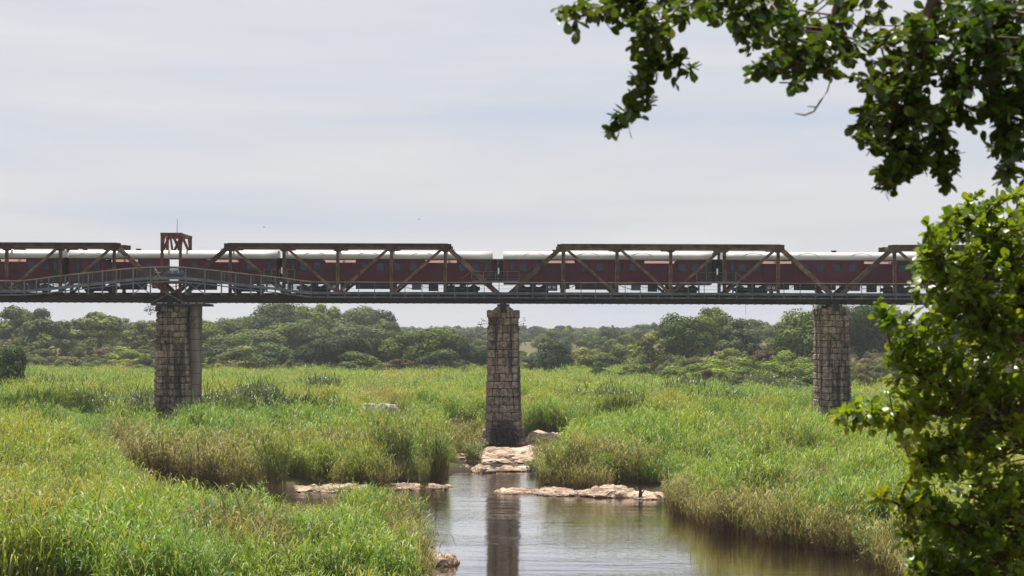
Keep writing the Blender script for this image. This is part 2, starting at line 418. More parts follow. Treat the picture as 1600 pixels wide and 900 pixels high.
# ------------------------------------------------------------------ terrain
WPX = [(662,960),(656,900),(648,875),(632,845),(606,822),(585,828),(520,836),(430,866),(330,843),(240,799),(180,762),(190,712),(240,735),(310,752),(370,765),(440,772),(520,765),
       (600,764),(640,758),(700,752),(712,739),(760,736),(790,728),(800,712),(838,706),(846,720),(838,735),(850,742),
       (846,757),(900,766),(1000,772),(1044,780),(1062,800),(1112,826),(1200,848),(1330,868),(1380,885),(1425,925),(1440,960)]
WPOLY = np.array([at0(*p) for p in WPX])
WPOLY = np.vstack([WPOLY, [[15.0, 62.0], [-3.0, 62.0]]])
def water_sd(X, Y):
    """signed distance to the river outline: negative in the water"""
    X = np.asarray(X, float); Y = np.asarray(Y, float)
    d = np.full(X.shape, 1e9); ins = np.zeros(X.shape, bool)
    n = len(WPOLY)
    for i in range(n):
        ax, ay = WPOLY[i]; bx, by = WPOLY[(i + 1) % n]
        vx, vy = bx - ax, by - ay
        tt = np.clip(((X - ax) * vx + (Y - ay) * vy) / (vx * vx + vy * vy + 1e-12), 0, 1)
        d = np.minimum(d, np.hypot(X - ax - tt * vx, Y - ay - tt * vy))
        c = ((ay > Y) != (by > Y)) & (X < (bx - ax) * (Y - ay) / ((by - ay) if by != ay else 1e-12) + ax)
        ins ^= c
    return np.where(ins, -d, d)
def ground(X, Y):
    X = np.asarray(X, float); Y = np.asarray(Y, float)
    u = X / np.maximum(Y, 60.0)
    h = 0.9 + 1.0 * sstep(170, 440, Y) + 0.22 * np.sin(X * 0.11 + 1.3) * np.sin(Y * 0.07) + 0.15 * np.sin(X * 0.31 + Y * 0.05)
    left = sstep(-0.005, -0.075, u); right = sstep(0.045, 0.11, u)
    h += (left * 2.2 + 2.6 * sstep(-0.16, -0.21, u)) * sstep(440, 640, Y)
    h += right * (1.6 * sstep(285, 425, Y) + 1.2 * sstep(420, 620, Y))
    h += 2.8 * sstep(430, 800, Y) + 5.0 * sstep(700, 1700, Y) + 3.0 * sstep(1500, 2800, Y)
    h += sstep(500, 900, Y) * (1.6 * np.sin(X * 0.012 + 0.8) + 1.2 * np.sin(X * 0.027 + Y * 0.006))
    d = water_sd(X, Y)
    near = np.where(d < 0, -0.12 - np.minimum(-d * 0.35, 1.2), h * sstep(-0.2, 4.5, d) + 0.01)
    h = np.where((Y < 210) & (Y > 50), near, h)
    flat = sstep(-10.5, -6.5, X) * sstep(9.5, 6.5, X) * sstep(160, 166, Y) * sstep(216, 210, Y)
    h = h * (1 - flat) + np.minimum(h, 0.05) * flat
    bank = 8.9 - 8.0 * sstep(3, 48, Y)
    return np.where(Y < 57, np.maximum(bank, np.minimum(h, bank)), h)
def gz(x, y): return float(ground(np.array([x]), np.array([y]))[0])

ys = np.concatenate([np.arange(-60, 60, 4.0), np.arange(60, 215, 0.75), np.arange(215, 450, 3.0), np.arange(450, 900, 12.0), np.geomspace(900, 2900, 26)])
us = np.concatenate([[-1.6, -1.1, -0.75, -0.5, -0.4], np.linspace(-0.33, 0.33, 260), [0.4, 0.5, 0.75, 1.1, 1.6]])
Yg, Ug = np.meshgrid(ys, us, indexing='ij')
Xg = Ug * np.maximum(Yg, 75.0) * np.where(np.abs(Ug) > 0.35, 1.0, 1.0)
Zg = ground(Xg, Yg)
ny, nx = Yg.shape
idx = np.arange(ny * nx).reshape(ny, nx)
quads = np.stack([idx[:-1, :-1], idx[:-1, 1:], idx[1:, 1:], idx[1:, :-1]], -1).reshape(-1, 4)
g = link('ground', np_mesh('ground', np.stack([Xg, Yg, Zg], -1).reshape(-1, 3), [quads], [M['ground']], smooth=True))
tag(g, kind='structure')
mb = MB(); mb.add([(-90,58,0),(120,58,0),(120,212,0),(-90,212,0)], [(0,1,2,3)])
tag(link('river_water', mb.mesh('river_water', mats=[M['water']])), kind='structure')

# ------------------------------------------------------------------ bridge: truss spans
YN, YF, YT = 200.6, 205.8, 203.2          # near truss, far truss, track centre
ZC = ZP(473, 200.0)                        # underside of the bottom chord
ZCT = ZP(459.5, 200.0)                     # top of the bottom chord
ZTB, ZTT = ZP(387.2, YN), ZP(380.8, YN)    # top chord
ZD = ZP(459, 203.2)                        # rail level
ZTM = (ZTB + ZTT) / 2
def xq(px): return XP(px, YN)
def truss(top0, label, rust, first=False):
    """six-panel Pratt truss; top0 = photograph column of its left upper corner"""
    pw = 84.0
    nodes = [top0 + pw * i for i in range(5)]
    bot = [top0 - pw] + nodes + [nodes[-1] + pw]
    x0, x1 = xq(bot[0]), xq(bot[-1])
    root = empty('truss_span', (x0, YT, ZC), label, 'bridge span', 'steel truss spans of the railway bridge')
    mt = M[rust]
    for Y in (YN, YF):
        b = MB(); b.box(xq(nodes[0]) - 0.15, xq(nodes[-1]) + 0.15, Y - 0.21, Y + 0.21, ZTB, ZTT - 0.03)
        b.box(xq(nodes[0]) - 0.25, xq(nodes[-1]) + 0.25, Y - 0.28, Y + 0.28, ZTT - 0.028, ZTT)
        part('top_chord', b, mt, root)
        b = MB(); b.box(x0 - 0.5, x1 + 0.5, Y - 0.13, Y + 0.13, ZC + 0.03, ZCT - 0.03)
        for zz in (ZC, ZCT - 0.035): b.box(x0 - 0.5, x1 + 0.5, Y - 0.22, Y + 0.22, zz, zz + 0.032)
        part('bottom_chord', b, M['girder'], root)
        for a, c in ((bot[0], nodes[0]), (bot[-1], nodes[-1])):
            s = -1 if a < c else 1
            b = MB()
            for o in (-0.15, 0.15): b.beam((xq(a), Y + o, ZCT), (xq(c), Y + o, ZTM), 0.09, 0.46)
            b.beam((xq(a), Y, ZCT), (xq(c), Y, ZTM), 0.2, 0.05)
            part('end_post', b, M['rust_light'] if s > 0 else mt, root)
        for i, p in enumerate(nodes):
            b = MB()
            wd = 0.13
            for o in (-wd, wd): b.beam((xq(p) + o, Y, ZCT), (xq(p) + o, Y, ZTB + 0.02), 0.24, 0.075)
            b.beam((xq(p), Y + 0.02, ZCT), (xq(p), Y + 0.02, ZTB + 0.02), 0.03, 0.19)
            for k in range(9):     # lacing between the two channels
                za = ZCT + (ZTB - ZCT) * k / 9; zb = ZCT + (ZTB - ZCT) * (k + 1) / 9
                b.beam((xq(p) + (wd if k % 2 else -wd), Y - 0.1, za), (xq(p) + (-wd if k % 2 else wd), Y - 0.1, zb), 0.02, 0.06)
            part('post', b, M['rust_light'], root)
        for a, c in ((nodes[0], nodes[1]), (nodes[1], nodes[2]), (nodes[3], nodes[2]), (nodes[4], nodes[3])):
            b = MB()
            for o in (-0.11, 0.11): b.beam((xq(a), Y + o, ZTM - 0.05), (xq(c), Y + o, ZCT + 0.05), 0.05, 0.27)
            part('diagonal', b, M['rust_light'], root)
        for i, p in enumerate(nodes):
            for yy in (Y - 0.245, Y + 0.225):
                b = MB()
                x = xq(p); s = 0.62
                b.add([(x-s,yy,ZTT-0.04),(x+s,yy,ZTT-0.04),(x+s,yy,ZTB-0.02),(x+s*0.45,yy,ZTB-0.42),(x-s*0.45,yy,ZTB-0.42),(x-s,yy,ZTB-0.02),
                       (x-s,yy+.022,ZTT-0.04),(x+s,yy+.022,ZTT-0.04),(x+s,yy+.022,ZTB-0.02),(x+s*0.45,yy+.022,ZTB-0.42),(x-s*0.45,yy+.022,ZTB-0.42),(x-s,yy+.022,ZTB-0.02)],
                      [(0,5,4,3,2,1),(6,7,8,9,10,11)] + [(k,(k+1)%6,(k+1)%6+6,k+6) for k in range(6)])
                part('gusset_plate', b, mt, root)
    for i, p in enumerate(bot):
        b = MB(); b.box(xq(p) - 0.14, xq(p) + 0.14, YN + 0.23, YF - 0.23, ZC + 0.1, ZCT - 0.12)
        part('floor_beam', b, M['girder'], root)
    for o in (-0.75, 0.75):
        b = MB(); b.box(x0, x1, YT + o - 0.12, YT + o + 0.12, ZC + 0.3, ZCT - 0.11)
        part('stringer', b, M['girder'], root)
    for i, p in enumerate(nodes):
        b = MB(); b.box(xq(p) - 0.1, xq(p) + 0.1, YN + 0.29, YF - 0.29, ZTT - 0.3, ZTT - 0.08)
        part('cross_strut', b, mt, root)
        if i in (0, 4):
            for ya, yb in ((YN + 0.25, YN + 1.1), (YF - 0.25, YF - 1.1)):
                b = MB(); b.beam((xq(p), ya, ZTB - 0.8), (xq(p), yb, ZTT - 0.2), 0.08, 0.1)
                part('knee_brace', b, mt, root)
    b = MB()
    for k in range(40):             # rivet-head line of hangers under the chord
        x = x0 + (x1 - x0) * (k + 0.5) / 40
        b.box(x - 0.06, x + 0.06, YN - 0.3, YN + 0.24, ZC - 0.13, ZC - 0.004)
    tag(part('hanger_bolts', b, M['dark_steel'], root), kind='stuff')
    return root
truss(-158, 'rusty truss span running off the left edge beside the boardwalk', 'rust')
truss(359.5, 'dark brown truss span between the concrete-sided pier and the middle stone pier', 'rust')
truss(880, 'lichen-mottled truss span right of the middle stone pier', 'rust_olive')
truss(1398, 'truss span running behind the leafy bush on the right', 'rust_olive')

b = MB(); xx = XP(1165, 199.5); b.tube([(xx, 199.5, ZC + 0.1), (xx + .01, 199.5, ZP(490, 199.5))], 0.018, 4)
tag(link('hanging_wire', b.mesh('hanging_wire', (xx, 199.5, ZC), [M['dark_steel']])), 'thin wire hanging under the deck left of the right pier', 'wire').location = (xx, 199.5, ZC)
# track
root = empty('railway_track', (0, YT, ZD), 'railway track carried along the bridge under the train', 'track')
for o in (-0.53, 0.53):
    b = MB(); b.box(-75, 75, YT + o - 0.035, YT + o + 0.035, ZD - 0.14, ZD); part('rail', b, M['rust'], root)
b = MB()
for k in range(200):
    x = -74.6 + k * 0.75
    b.box(x - 0.12, x + 0.12, YT - 1.1, YT + 1.1, ZD - 0.30, ZD - 0.143)
tag(part('sleepers', b, M['deck_wood'], root), kind='stuff')

# ------------------------------------------------------------------ straight walkway beside the truss
YW0, YW1 = 198.9, 200.25
zwt, zwb = ZP(456.5, YW0), ZP(460.5, YW0)
def xw(px): return XP(px, YW0)
root = empty('side_walkway', (xw(480), YW0, zwb), 'straight grey walkway with thin handrail along the near side of the bridge', 'walkway')
b = MB(); b.box(xw(478), xw(1680), YW0, YW1, zwb, zwt); part('walkway_deck', b, M['grey_steel'], root)
b = MB(); b.box(xw(478), xw(1680), YW0 - 0.03, YW0 + 0.05, ZP(466, YW0), ZP(464, YW0)); part('cable_tray', b, M['grey_steel'], root)
b = MB(); b.box(xw(482), xw(1680), YW0 - 0.03, YW0 + 0.05, ZP(441.9, YW0), ZP(440.7, YW0)); part('handrail', b, M['wood_rail'], root)
for py in (446.5, 451.5):
    b = MB(); b.box(xw(482), xw(1680), YW0 + 0.0, YW0 + 0.025, ZP(py + .2, YW0), ZP(py - .2, YW0)); part('mid_rail', b, M['grey_steel'], root)
pmesh = MB().box(-0.035, 0.035, -0.03, 0.03, 0, ZP(441.9, YW0) - zwt).mesh('rail_post', mats=[M['grey_steel']])
bm_ = MB(); bm_.box(-0.06, 0.06, -0.1, 0.12, -0.42, 0.0); bm_.box(-0.06, 0.06, -0.1, 1.6, -0.12, -0.002)
bmesh_ = bm_.mesh('bracket', mats=[M['grey_steel']])
for k in range(49):
    px = 487 + k * 24.6 + rng.uniform(-3, 3)
    o = link('rail_post', pmesh, root); o.location = (xw(px) - root.location.x, 0.02, zwt - zwb)
    o = link('bracket', bmesh_, root); o.location = (xw(px) - root.location.x, 0, 0)

# ------------------------------------------------------------------ curved boardwalk rising over the left pier
def cat(pts, xs):
    X = [p[0] for p in pts]; Yv = [p[1] for p in pts]
    return np.interp(xs, X, Yv)
RAIL = [(-60,441),(0,440.5),(30,441),(60,437.5),(90,433),(130,428.5),(180,423),(210,420.3),(235,418.6),(265,418.2),(290,419),(330,423),(380,428.5),(430,433.5),(470,439),(488,441)]
DECK = [(-60,455),(0,455),(40,454.5),(70,452),(100,448.5),(150,443),(200,437),(235,434),(265,433.5),(290,434),(330,438),(380,444.5),(430,450),(470,455),(488,456.5)]
def yb(px): return 198.8 - 2.3 * float(sstep(40, 235, px)) * float(sstep(488, 290, px))
xs = np.arange(-60, 489, 6.0)
root = empty('curved_boardwalk', (XP(265, 196.5), 197.5, ZP(455, 197.5)), 'arched grey boardwalk with railings rising over the left pier', 'boardwalk')
def ribbon(curve, dpy0, dpy1, depth0, depth1):
    b = MB()
    for i in range(len(xs) - 1):
        vs = []
        for px in (xs[i], xs[i + 1]):
            py = float(cat(curve, px)); Y = yb(px)
            for (yy, dp) in ((depth0, dpy0), (depth1, dpy0), (depth1, dpy1), (depth0, dpy1)):
                vs.append((XP(px, Y), Y + yy, ZP(py + dp, Y)))
        b.add(vs, [(0,4,5,1),(1,5,6,2),(2,6,7,3),(3,7,4,0)] + ([(0,1,2,3)] if i == 0 else []) + ([(4,7,6,5)] if i == len(xs)-2 else []))
    return b
part('handrail', ribbon(RAIL, -0.8, 0.9, -0.06, 0.1), M['wood_rail'], root)
part('fascia', ribbon(DECK, 0.0, 4.6, 0.0, 0.12), M['walk_grey'], root)
part('deck', ribbon(DECK, 0.8, 2.4, 0.125, 2.0), M['deck_wood'], root)
part('back_rail', ribbon(RAIL, -0.2, 1.0, 1.9, 2.0), M['deck_wood'], root)
part('lower_stringer', ribbon(DECK, 7.2, 9.0, 0.02, 0.14), M['walk_grey'], root)
for t_ in (0.14, 0.27, 0.40, 0.53, 0.66, 0.79, 0.9):
    c_ = [(p[0], p[1] * (1 - t_) + float(cat(DECK, p[0])) * t_) for p in RAIL]
    part('wire_rail', ribbon(c_, -0.42, 0.42, 0.0, 0.03), M['deck_wood'], root)
    part('wire_rail', ribbon(c_, -0.22, 0.22, 1.93, 1.96), M['deck_wood'], root)
posts = [-40,-12,18,38,57,76,102,123,138,160,182,208,235,290,320,346,368,392,408,430,450,470]
for px in posts:
    Y = yb(px)
    zt, zm = ZP(float(cat(RAIL, px)) + 1, Y), ZP(float(cat(DECK, px)), Y)
    zl = ZP(462, Y)
    b = MB(); b.box(XP(px, Y) - 0.065, XP(px, Y) + 0.065, Y - 0.1, Y - 0.005, zl, zt); part('rail_post', b, M['walk_grey'], root)
    b = MB(); b.box(XP(px, Y) - 0.04, XP(px, Y) + 0.04, Y + 1.85, Y + 1.925, zm, zt); part('rail_post', b, M['walk_grey'], root)
    b = MB(); b.box(XP(px, Y) - 0.08, XP(px, Y) + 0.08, Y + 0.13, 200.35, zl, zl + 0.14); part('outrigger', b, M['walk_grey'], root)
for a, c in ((208,235),(235,208),(290,320),(320,290)):
    b = MB(); Ya, Yc = yb(a), yb(c)
    b.beam((XP(a, Ya), Ya + 0.04 + (0.06 if a > c else 0), ZP(441, Ya)), (XP(c, Yc), Yc + 0.04 + (0.06 if a > c else 0), ZP(461, Yc)), 0.05, 0.09)
    part('diagonal_brace', b, M['walk_grey'], root)
for (a, pa, c, pc) in ((232,444,288,475),(292,446,236,475),(252,440,252,458),(275,440,275,458)):
    b = MB(); b.beam((XP(a,196.9),196.9,ZP(pa,196.9)), (XP(c,199.0),199.0,ZP(pc,199.0)), 0.08, 0.1)
    part('raking_strut', b, M['walk_grey'], root)
# things standing on the boardwalk
def loc_on(px): return XP(px, 197.6), 197.6, ZP(434.5, 197.6)
x, y, z = loc_on(273)
root = empty('lounge_sofa', (x, y, z), 'grey blue cushioned seat on the boardwalk over the left pier', 'seat')
b = MB(); b.box(x-0.85, x+0.85, y-0.35, y+0.4, z+0.0, z+0.22); part('seat_base', b, M['dark_steel'], root)
for k in (-1, 0, 1):
    b = MB(); b.box(x+k*0.56-0.26, x+k*0.56+0.26, y-0.33, y+0.2, z+0.225, z+0.38); part('cushion', b, M['cushion'], root)
    b = MB(); b.beam((x+k*0.56, y+0.28, z+0.25), (x+k*0.56, y+0.36, z+0.68), 0.12, 0.5); part('back_cushion', b, M['cushion'], root)
for s in (-1, 1):
    b = MB(); b.box(x+s*0.93-0.08, x+s*0.93+0.08, y-0.35, y+0.4, z, z+0.5); part('armrest', b, M['cushion'], root)
x, y, z = loc_on(246)
root = empty('folding_chair', (x, y, z), 'pale slender chair left of the grey blue seat on the boardwalk', 'chair')
b = MB()
for s in (-0.22, 0.22):
    b = MB(); b.beam((x-0.25, y+s, z), (x+0.22, y+s, z+0.5), 0.03, 0.03); b.beam((x+0.25, y+s, z), (x-0.25, y+s, z+0.85), 0.03, 0.03); part('leg_frame', b, M['white'], root)
b = MB(); b.box(x-0.2, x+0.22, y-0.22, y+0.22, z+0.44, z+0.47); part('seat', b, M['white'], root)
b = MB(); b.beam((x-0.18, y, z+0.66), (x-0.25, y, z+0.84), 0.44, 0.02); part('backrest', b, M['white'], root)

# ------------------------------------------------------------------ gantry over the left pier
gx0, gx1 = XP(250.5, 199.9), XP(283.5, 199.9)
zg0, zg1 = ZP(441, 199.9), ZP(365, 199.9)
root = empty('steel_gantry', (XP(267, 199.9), YT, ZD), 'red rusty portal gantry with a thin mast above the train at the left pier', 'gantry')
for Y in (199.9, 206.1):
    for x in (gx0 + 0.14 - (0.55 if Y > 203 else 0), gx1 - 0.14):
        b = MB(); b.box(x - 0.14, x + 0.14, Y - 0.15, Y + 0.15, ZCT - 0.6, zg1 - 0.32); part('leg', b, M['rust_red'], root)
    b = MB(); b.box(gx0 - (0.57 if Y > 203 else 0.02), gx1 + 0.02, Y - 0.17, Y + 0.17, zg1 - 0.31, zg1); part('lintel', b, M['rust_red'], root)
    xm = (gx0 + gx1) / 2
    for x, s in ((gx0 + 0.24, 1), (gx1 - 0.24, -1)):
        b = MB(); b.beam((x, Y, zg1 - 1.75), (xm - s * 0.18, Y, zg1 - 0.32), 0.16, 0.26); part('arch_brace', b, M['rust_red'], root)
for x in (gx0 + 0.14, gx1 - 0.14):
    b = MB(); b.box(x - 0.1, x + 0.1, 200.08, 205.92, zg1 - 0.28, zg1 - 0.02); part('tie_beam', b, M['rust_red'], root)
    for Y, s in ((199.9, 1), (206.1, -1)):
        b = MB(); b.beam((x, Y + s * 0.16, zg1 - 1.5), (x, Y + s * 1.3, zg1 - 0.28), 0.14, 0.2); part('knee_brace', b, M['rust_red'], root)
b = MB(); b.tube([(XP(276,200.5), 200.5, zg1 - 0.05), (XP(276,200.5), 200.5, ZP(343,200.5))], [0.035, 0.02], 6); part('mast', b, M['grey_steel'], root)

# ------------------------------------------------------------------ boarding platforms between the coaches
def platform(a, c, py, mid, label, stairs=0):
    Y = 199.9
    root = empty('boarding_platform', (XP((a+c)/2, Y), Y, ZP(440.3, Y)), label, 'platform', 'railed boarding platforms beside the train')
    z0, z1 = ZP(440.3, Y), ZP(py, Y)
    b = MB(); b.box(XP(a, Y), XP(c, Y), Y - 0.5, Y + 0.35, z0 - 0.06, z0 + 0.1); part('platform_floor', b, M['grey_steel'], root)
    b = MB(); b.box(XP(a, Y), XP(c, Y), Y - 0.52, Y - 0.44, z1 - 0.06, z1); part('handrail', b, M['rust_light'], root)
    n = 4
    for k in range(n + 1):
        x = XP(a + (c - a) * k / n, Y)
        b = MB(); b.box(x - 0.035, x + 0.035, Y - 0.51, Y - 0.45, z0 + 0.102, z1 - 0.062); part('rail_post', b, M['grey_steel'], root)
    for t_ in (0.3, 0.62):
        zz = z0 + (z1 - z0) * t_
        b = MB(); b.box(XP(a, Y), XP(c, Y), Y - 0.44, Y - 0.42, zz - 0.015, zz + 0.015); part('mid_rail', b, M['grey_steel'], root)
    for s in (a + 4, c - 4):
        for k in (0, 1):
            b = MB(); b.box(XP(s, Y) - 0.04, XP(s, Y) + 0.04, Y - 0.5 + k * 0.7, Y - 0.42 + k * 0.7, zwt + 0.002, z0 - 0.062); part('stilt', b, M['grey_steel'], root)
    b = MB(); b.box(XP(mid, Y) - 0.07, XP(mid, Y) + 0.07, Y - 0.62, Y - 0.53, ZP(428.5, Y), ZP(419, Y)); part('white_marker', b, M['white'], root)
    if stairs:
        e0 = c if stairs > 0 else a
        b = MB(); b.beam((XP(e0, Y), Y - 0.48, z1 - 0.03), (XP(e0 + 16 * stairs, Y), Y - 0.48, ZP(436, Y)), 0.06, 0.06); part('stair_rail', b, M['rust_light'], root)
        for k in range(4):
            x = XP(e0 + stairs * (2 + 4.4 * k), Y)
            zz = z0 - 0.2 * k - 0.1
            b = MB(); b.box(x - 0.16, x + 0.16, Y - 0.45, Y + 0.3, zz - 0.04, zz); part('step', b, M['grey_steel'], root)
platform(413, 461, 421.5, 441, 'boarding platform where the boardwalk descends right of the gantry')
platform(737, 811, 424, 779, 'boarding platform above the middle stone pier', -1)
platform(1088, 1149, 424.5, 1120, 'boarding platform between the middle pier and the right pier', 1)

# ------------------------------------------------------------------ train
YS, YB_ = 201.8, 204.6                 # near and far body sides
SC = F / YS
zf, zt_ = ZP(441.3, YS), ZP(405.6, YS)   # body floor and cornice
zs0 = ZP(410.8, YS); zs1 = ZP(406.6, YS)
zr = ZP(391.8, YS)
def ring(w, h, d=0.05, t=0.07):
    b = MB(); b.box(-w/2, w/2, -d/2, d/2, h/2 - t, h/2); b.box(-w/2, w/2, -d/2, d/2, -h/2, -h/2 + t)
    b.box(-w/2, -w/2 + t, -d/2, d/2, -h/2 + t, h/2 - t); b.box(w/2 - t, w/2, -d/2, d/2, -h/2 + t, h/2 - t); return b
win_me = ring(0.86, 0.86).mesh('window', mats=[M['coach_trim']])
pane_me = MB().box(-0.36, 0.36, -0.012, 0.012, -0.36, 0.36).mesh('pane', mats=[M['glass']])
doorw_me = ring(0.5, 0.86).mesh('door_window', mats=[M['coach_trim']])
doorp_me = MB().box(-0.18, 0.18, -0.012, 0.012, -0.36, 0.36).mesh('pane', mats=[M['glass']])
tyre = MB(); tyre.disc_y(0, 0, 0, 0.43, 0.13, 20); tyre.disc_y(0, 0.09, 0, 0.48, 0.03, 20)
wheel_me = tyre.mesh('wheel', mats=[M['under']])
hub_me = MB().disc_y(0, -0.09, 0, 0.14, 0.05, 10).mesh('hub', mats=[M['equip']])
def roof_profile(z0, z1, half):
    pts = []
    for k in range(15):
        a = math.pi * k / 14
        c, s = math.cos(a), math.sin(a)
        pts.append((-half * math.copysign(abs(c) ** 0.62, c), z0 + (z1 - z0) * abs(s) ** 0.75))
    return pts
def coach(left_px, label, layout):
    Lp = 325.0
    xl = XP(left_px, YS); xr = XP(left_px + Lp, YS)
    X = lambda p: xl + p / SC
    yc = (YS + YB_) / 2
    root = empty('railway_coach', ((xl + xr) / 2, yc, ZD), label, 'railway coach', 'maroon coaches of the train')
    base = root.location
    strips = layout['strips']; opening = layout.get('opening')
    # body shell with real openings
    b = MB(); t = 0.07
    cuts = [(0, Lp)]
    if opening: cuts = [(0, opening[0]), (opening[1], Lp)]
    for y0 in (YS, YB_ - t):
        for a, c in cuts:
            b.box(X(a), X(c), y0, y0 + t, zf, zs0)
        segs = []; cur = 0
        for a, c in sorted(strips + ([opening] if opening else [])):
            segs.append((cur, a)); cur = c
        segs.append((cur, Lp))
        for a, c in segs: b.box(X(a), X(c), y0, y0 + t, zs0, zt_)
    b.box(X(0), X(0) + t, YS + t, YB_ - t, zf, zt_); b.box(X(Lp) - t, X(Lp), YS + t, YB_ - t, zf, zt_)
    part('body', b, M['coach'], root)
    b = MB(); b.box(X(0) + t, X(Lp) - t, YS + t, YB_ - t, zf, zf + 0.1); part('floor', b, M['interior'], root)
    b = MB(); b.box(X(0) - 0.02, X(Lp) + 0.02, YS - 0.03, YB_ + 0.03, zf - 0.17, zf - 0.003); part('sole_bar', b, M['coach_trim'], root)
    b = MB(); b.box(X(0), X(Lp), YS - 0.05, YS - 0.003, zt_ - 0.07, zt_ + 0.02); part('cornice', b, M['coach_trim'], root)
    # roof
    prof = roof_profile(zt_ + 0.022, zr, (YB_ - YS) / 2 + 0.03)
    b = MB(); n = len(prof)
    nseg = 16
    for k in range(nseg + 1):
        x = X(-1) + (X(Lp + 1) - X(-1)) * k / nseg
        for (yy, zz) in prof: b.v.append((x, yc + yy, zz))
    for k in range(nseg):
        for i in range(n - 1):
            b.f.append((k*n+i, (k+1)*n+i, (k+1)*n+i+1, k*n+i+1)); b.m.append(0)
        b.f.append((k*n+n-1, (k+1)*n+n-1, (k+1)*n, k*n)); b.m.append(0)
    b.f.append(tuple(range(n))); b.f.append(tuple(nseg*n + i for i in range(n-1, -1, -1))); b.m += [0, 0]
    ro = part('roof', b, M['roof'], root, smooth=False)
    for p in ro.data.polygons: p.use_smooth = len(p.vertices) == 4
    def on_roof(a, fr):
        yy, zz = np.interp(fr, np.linspace(0, 1, n), [q[0] for q in prof]), np.interp(fr, np.linspace(0, 1, n), [q[1] for q in prof])
        return (X(a), yc + float(yy) - 0.015, float(zz) + 0.01)
    for cx in layout['arcs']:
        pts = [on_roof(cx - 17 + 34 * k / 12, 0.07 + 0.20 * math.sin(math.pi * k / 12) ** 0.6) for k in range(13)]
        b = MB(); b.tube(pts, 0.016, 5); part('gutter_arc', b, M['roof_line'], ro, org=base)
    for vx in layout['vents']:
        b = MB(); b.box(X(vx) - 0.22, X(vx) + 0.22, yc - 0.6, yc - 0.2, zr - 0.04, zr + 0.12); b.box(X(vx) - 0.28, X(vx) + 0.28, yc - 0.65, yc - 0.15, zr + 0.12, zr + 0.15)
        part('roof_vent', b, M['under'], ro, org=base)
    for a, c in strips:
        b = MB(); b.box(X(a) + 0.03, X(c) - 0.03, YB_ + 0.012, YB_ + 0.02, zs0 - 0.03, zt_ + 0.015); part('sky_sheet', b, M['sky_sheet'], root)  # added sheet over the far opening, lit from behind for the pink glow
        b = MB(); b.box(X(a) - 0.02, X(c) + 0.02, YS - 0.035, YS - 0.003, zf + 0.12, zs0 - 0.03); pn = part('sliding_panel', b, M['coach_panel'], root)
        b = MB(); b.box(X(a) - 0.1, X(c) + 0.1, YS - 0.05, YS - 0.002, zf + 0.03, zf + 0.10); part('panel_rail', b, M['coach_trim'], pn, org=base)
    zw = ZP(417.3, YS)
    def put(me, x, y, z, par):
        o = link(me.name.split('.')[0], me, par); o.location = Vector((x, y, z)) - base; return o
    for c in layout['windows']:
        o = put(win_me, X(c), YS - 0.023, zw, root)
        q = link('pane', pane_me, o); q.location = (0, 0.008, 0)
    for c in layout['doors']:
        b = MB(); b.box(X(c) - 0.36, X(c) + 0.36, YS - 0.03, YS - 0.004, zf + 0.02, zt_ - 0.1); d = part('door', b, M['coach_trim'], root)
        o = put(doorw_me, X(c), YS - 0.055, zw, d); o.name = 'door_window'
        b = MB(); b.tube([(X(c) + 0.3, YS - 0.07, zf + 0.6), (X(c) + 0.3, YS - 0.07, zf + 1.2)], 0.018, 5); part('grab_handle', b, M['rust_light'], d, org=base)
        b = MB(); b.box(X(c) - 0.18, X(c) + 0.18, YS - 0.044, YS - 0.032, zw - 0.36, zw + 0.36); part('pane', b, M['glass'], d, org=base)
    if opening:
        for p in opening:
            b = MB(); b.box(X(p) - 0.05, X(p) + 0.05, YS + t, YB_ - t, zf + 0.1, zt_ - 0.01); part('bulkhead', b, M['interior'], root)
    # gangway bellows at both ends
    for x0_, x1_ in ((X(0) - 0.6, X(0) - 0.002), (X(Lp) + 0.002, X(Lp) + 0.6)):
        b = MB()
        for k in range(4):
            xa = x0_ + (x1_ - x0_) * k / 4; xb = x0_ + (x1_ - x0_) * (k + 0.72) / 4
            b.box(xa, xb, yc - 0.72, yc + 0.72, zf + 0.02, zt_ + 0.12)
        b.box(x0_ + 0.01, x1_ - 0.01, yc - 0.62, yc + 0.62, zf + 0.06, zt_ + 0.04)
        part('gangway_bellows', b, M['under'], root)
    # bogies
    for c in (46, Lp - 46):
        b = MB()
        for yy in (yc - 0.95, yc + 0.95):
            b.box(X(c) - 1.75, X(c) + 1.75, yy - 0.06, yy + 0.06, ZD + 0.34, ZD + 0.70); b.box(X(c) - 0.95, X(c) + 0.95, yy - 0.05, yy + 0.05, ZD + 0.16, ZD + 0.335)
            for dx in (-1.15, 1.15): b.box(X(c) + dx - 0.2, X(c) + dx + 0.2, yy - 0.1, yy + 0.1, ZD + 0.28, ZD + 0.6)
            b.box(X(c) - 0.42, X(c) + 0.42, yy - 0.12, yy + 0.12, ZD + 0.2, ZD + 0.72)
        b.box(X(c) - 0.3, X(c) + 0.3, yc - 0.9, yc + 0.9, ZD + 0.45, zf - 0.18)
        bo = part('bogie', b, M['under'], root)
        for dx in (-1.15, 1.15):
            for yy, s in ((yc - 0.6, 1), (yc + 0.6, -1)):
                o = link('wheel', wheel_me, bo); o.location = Vector((X(c) + dx, yy, ZD + 0.43)) - base
                if s < 0: o.rotation_euler = (0, 0, math.pi)
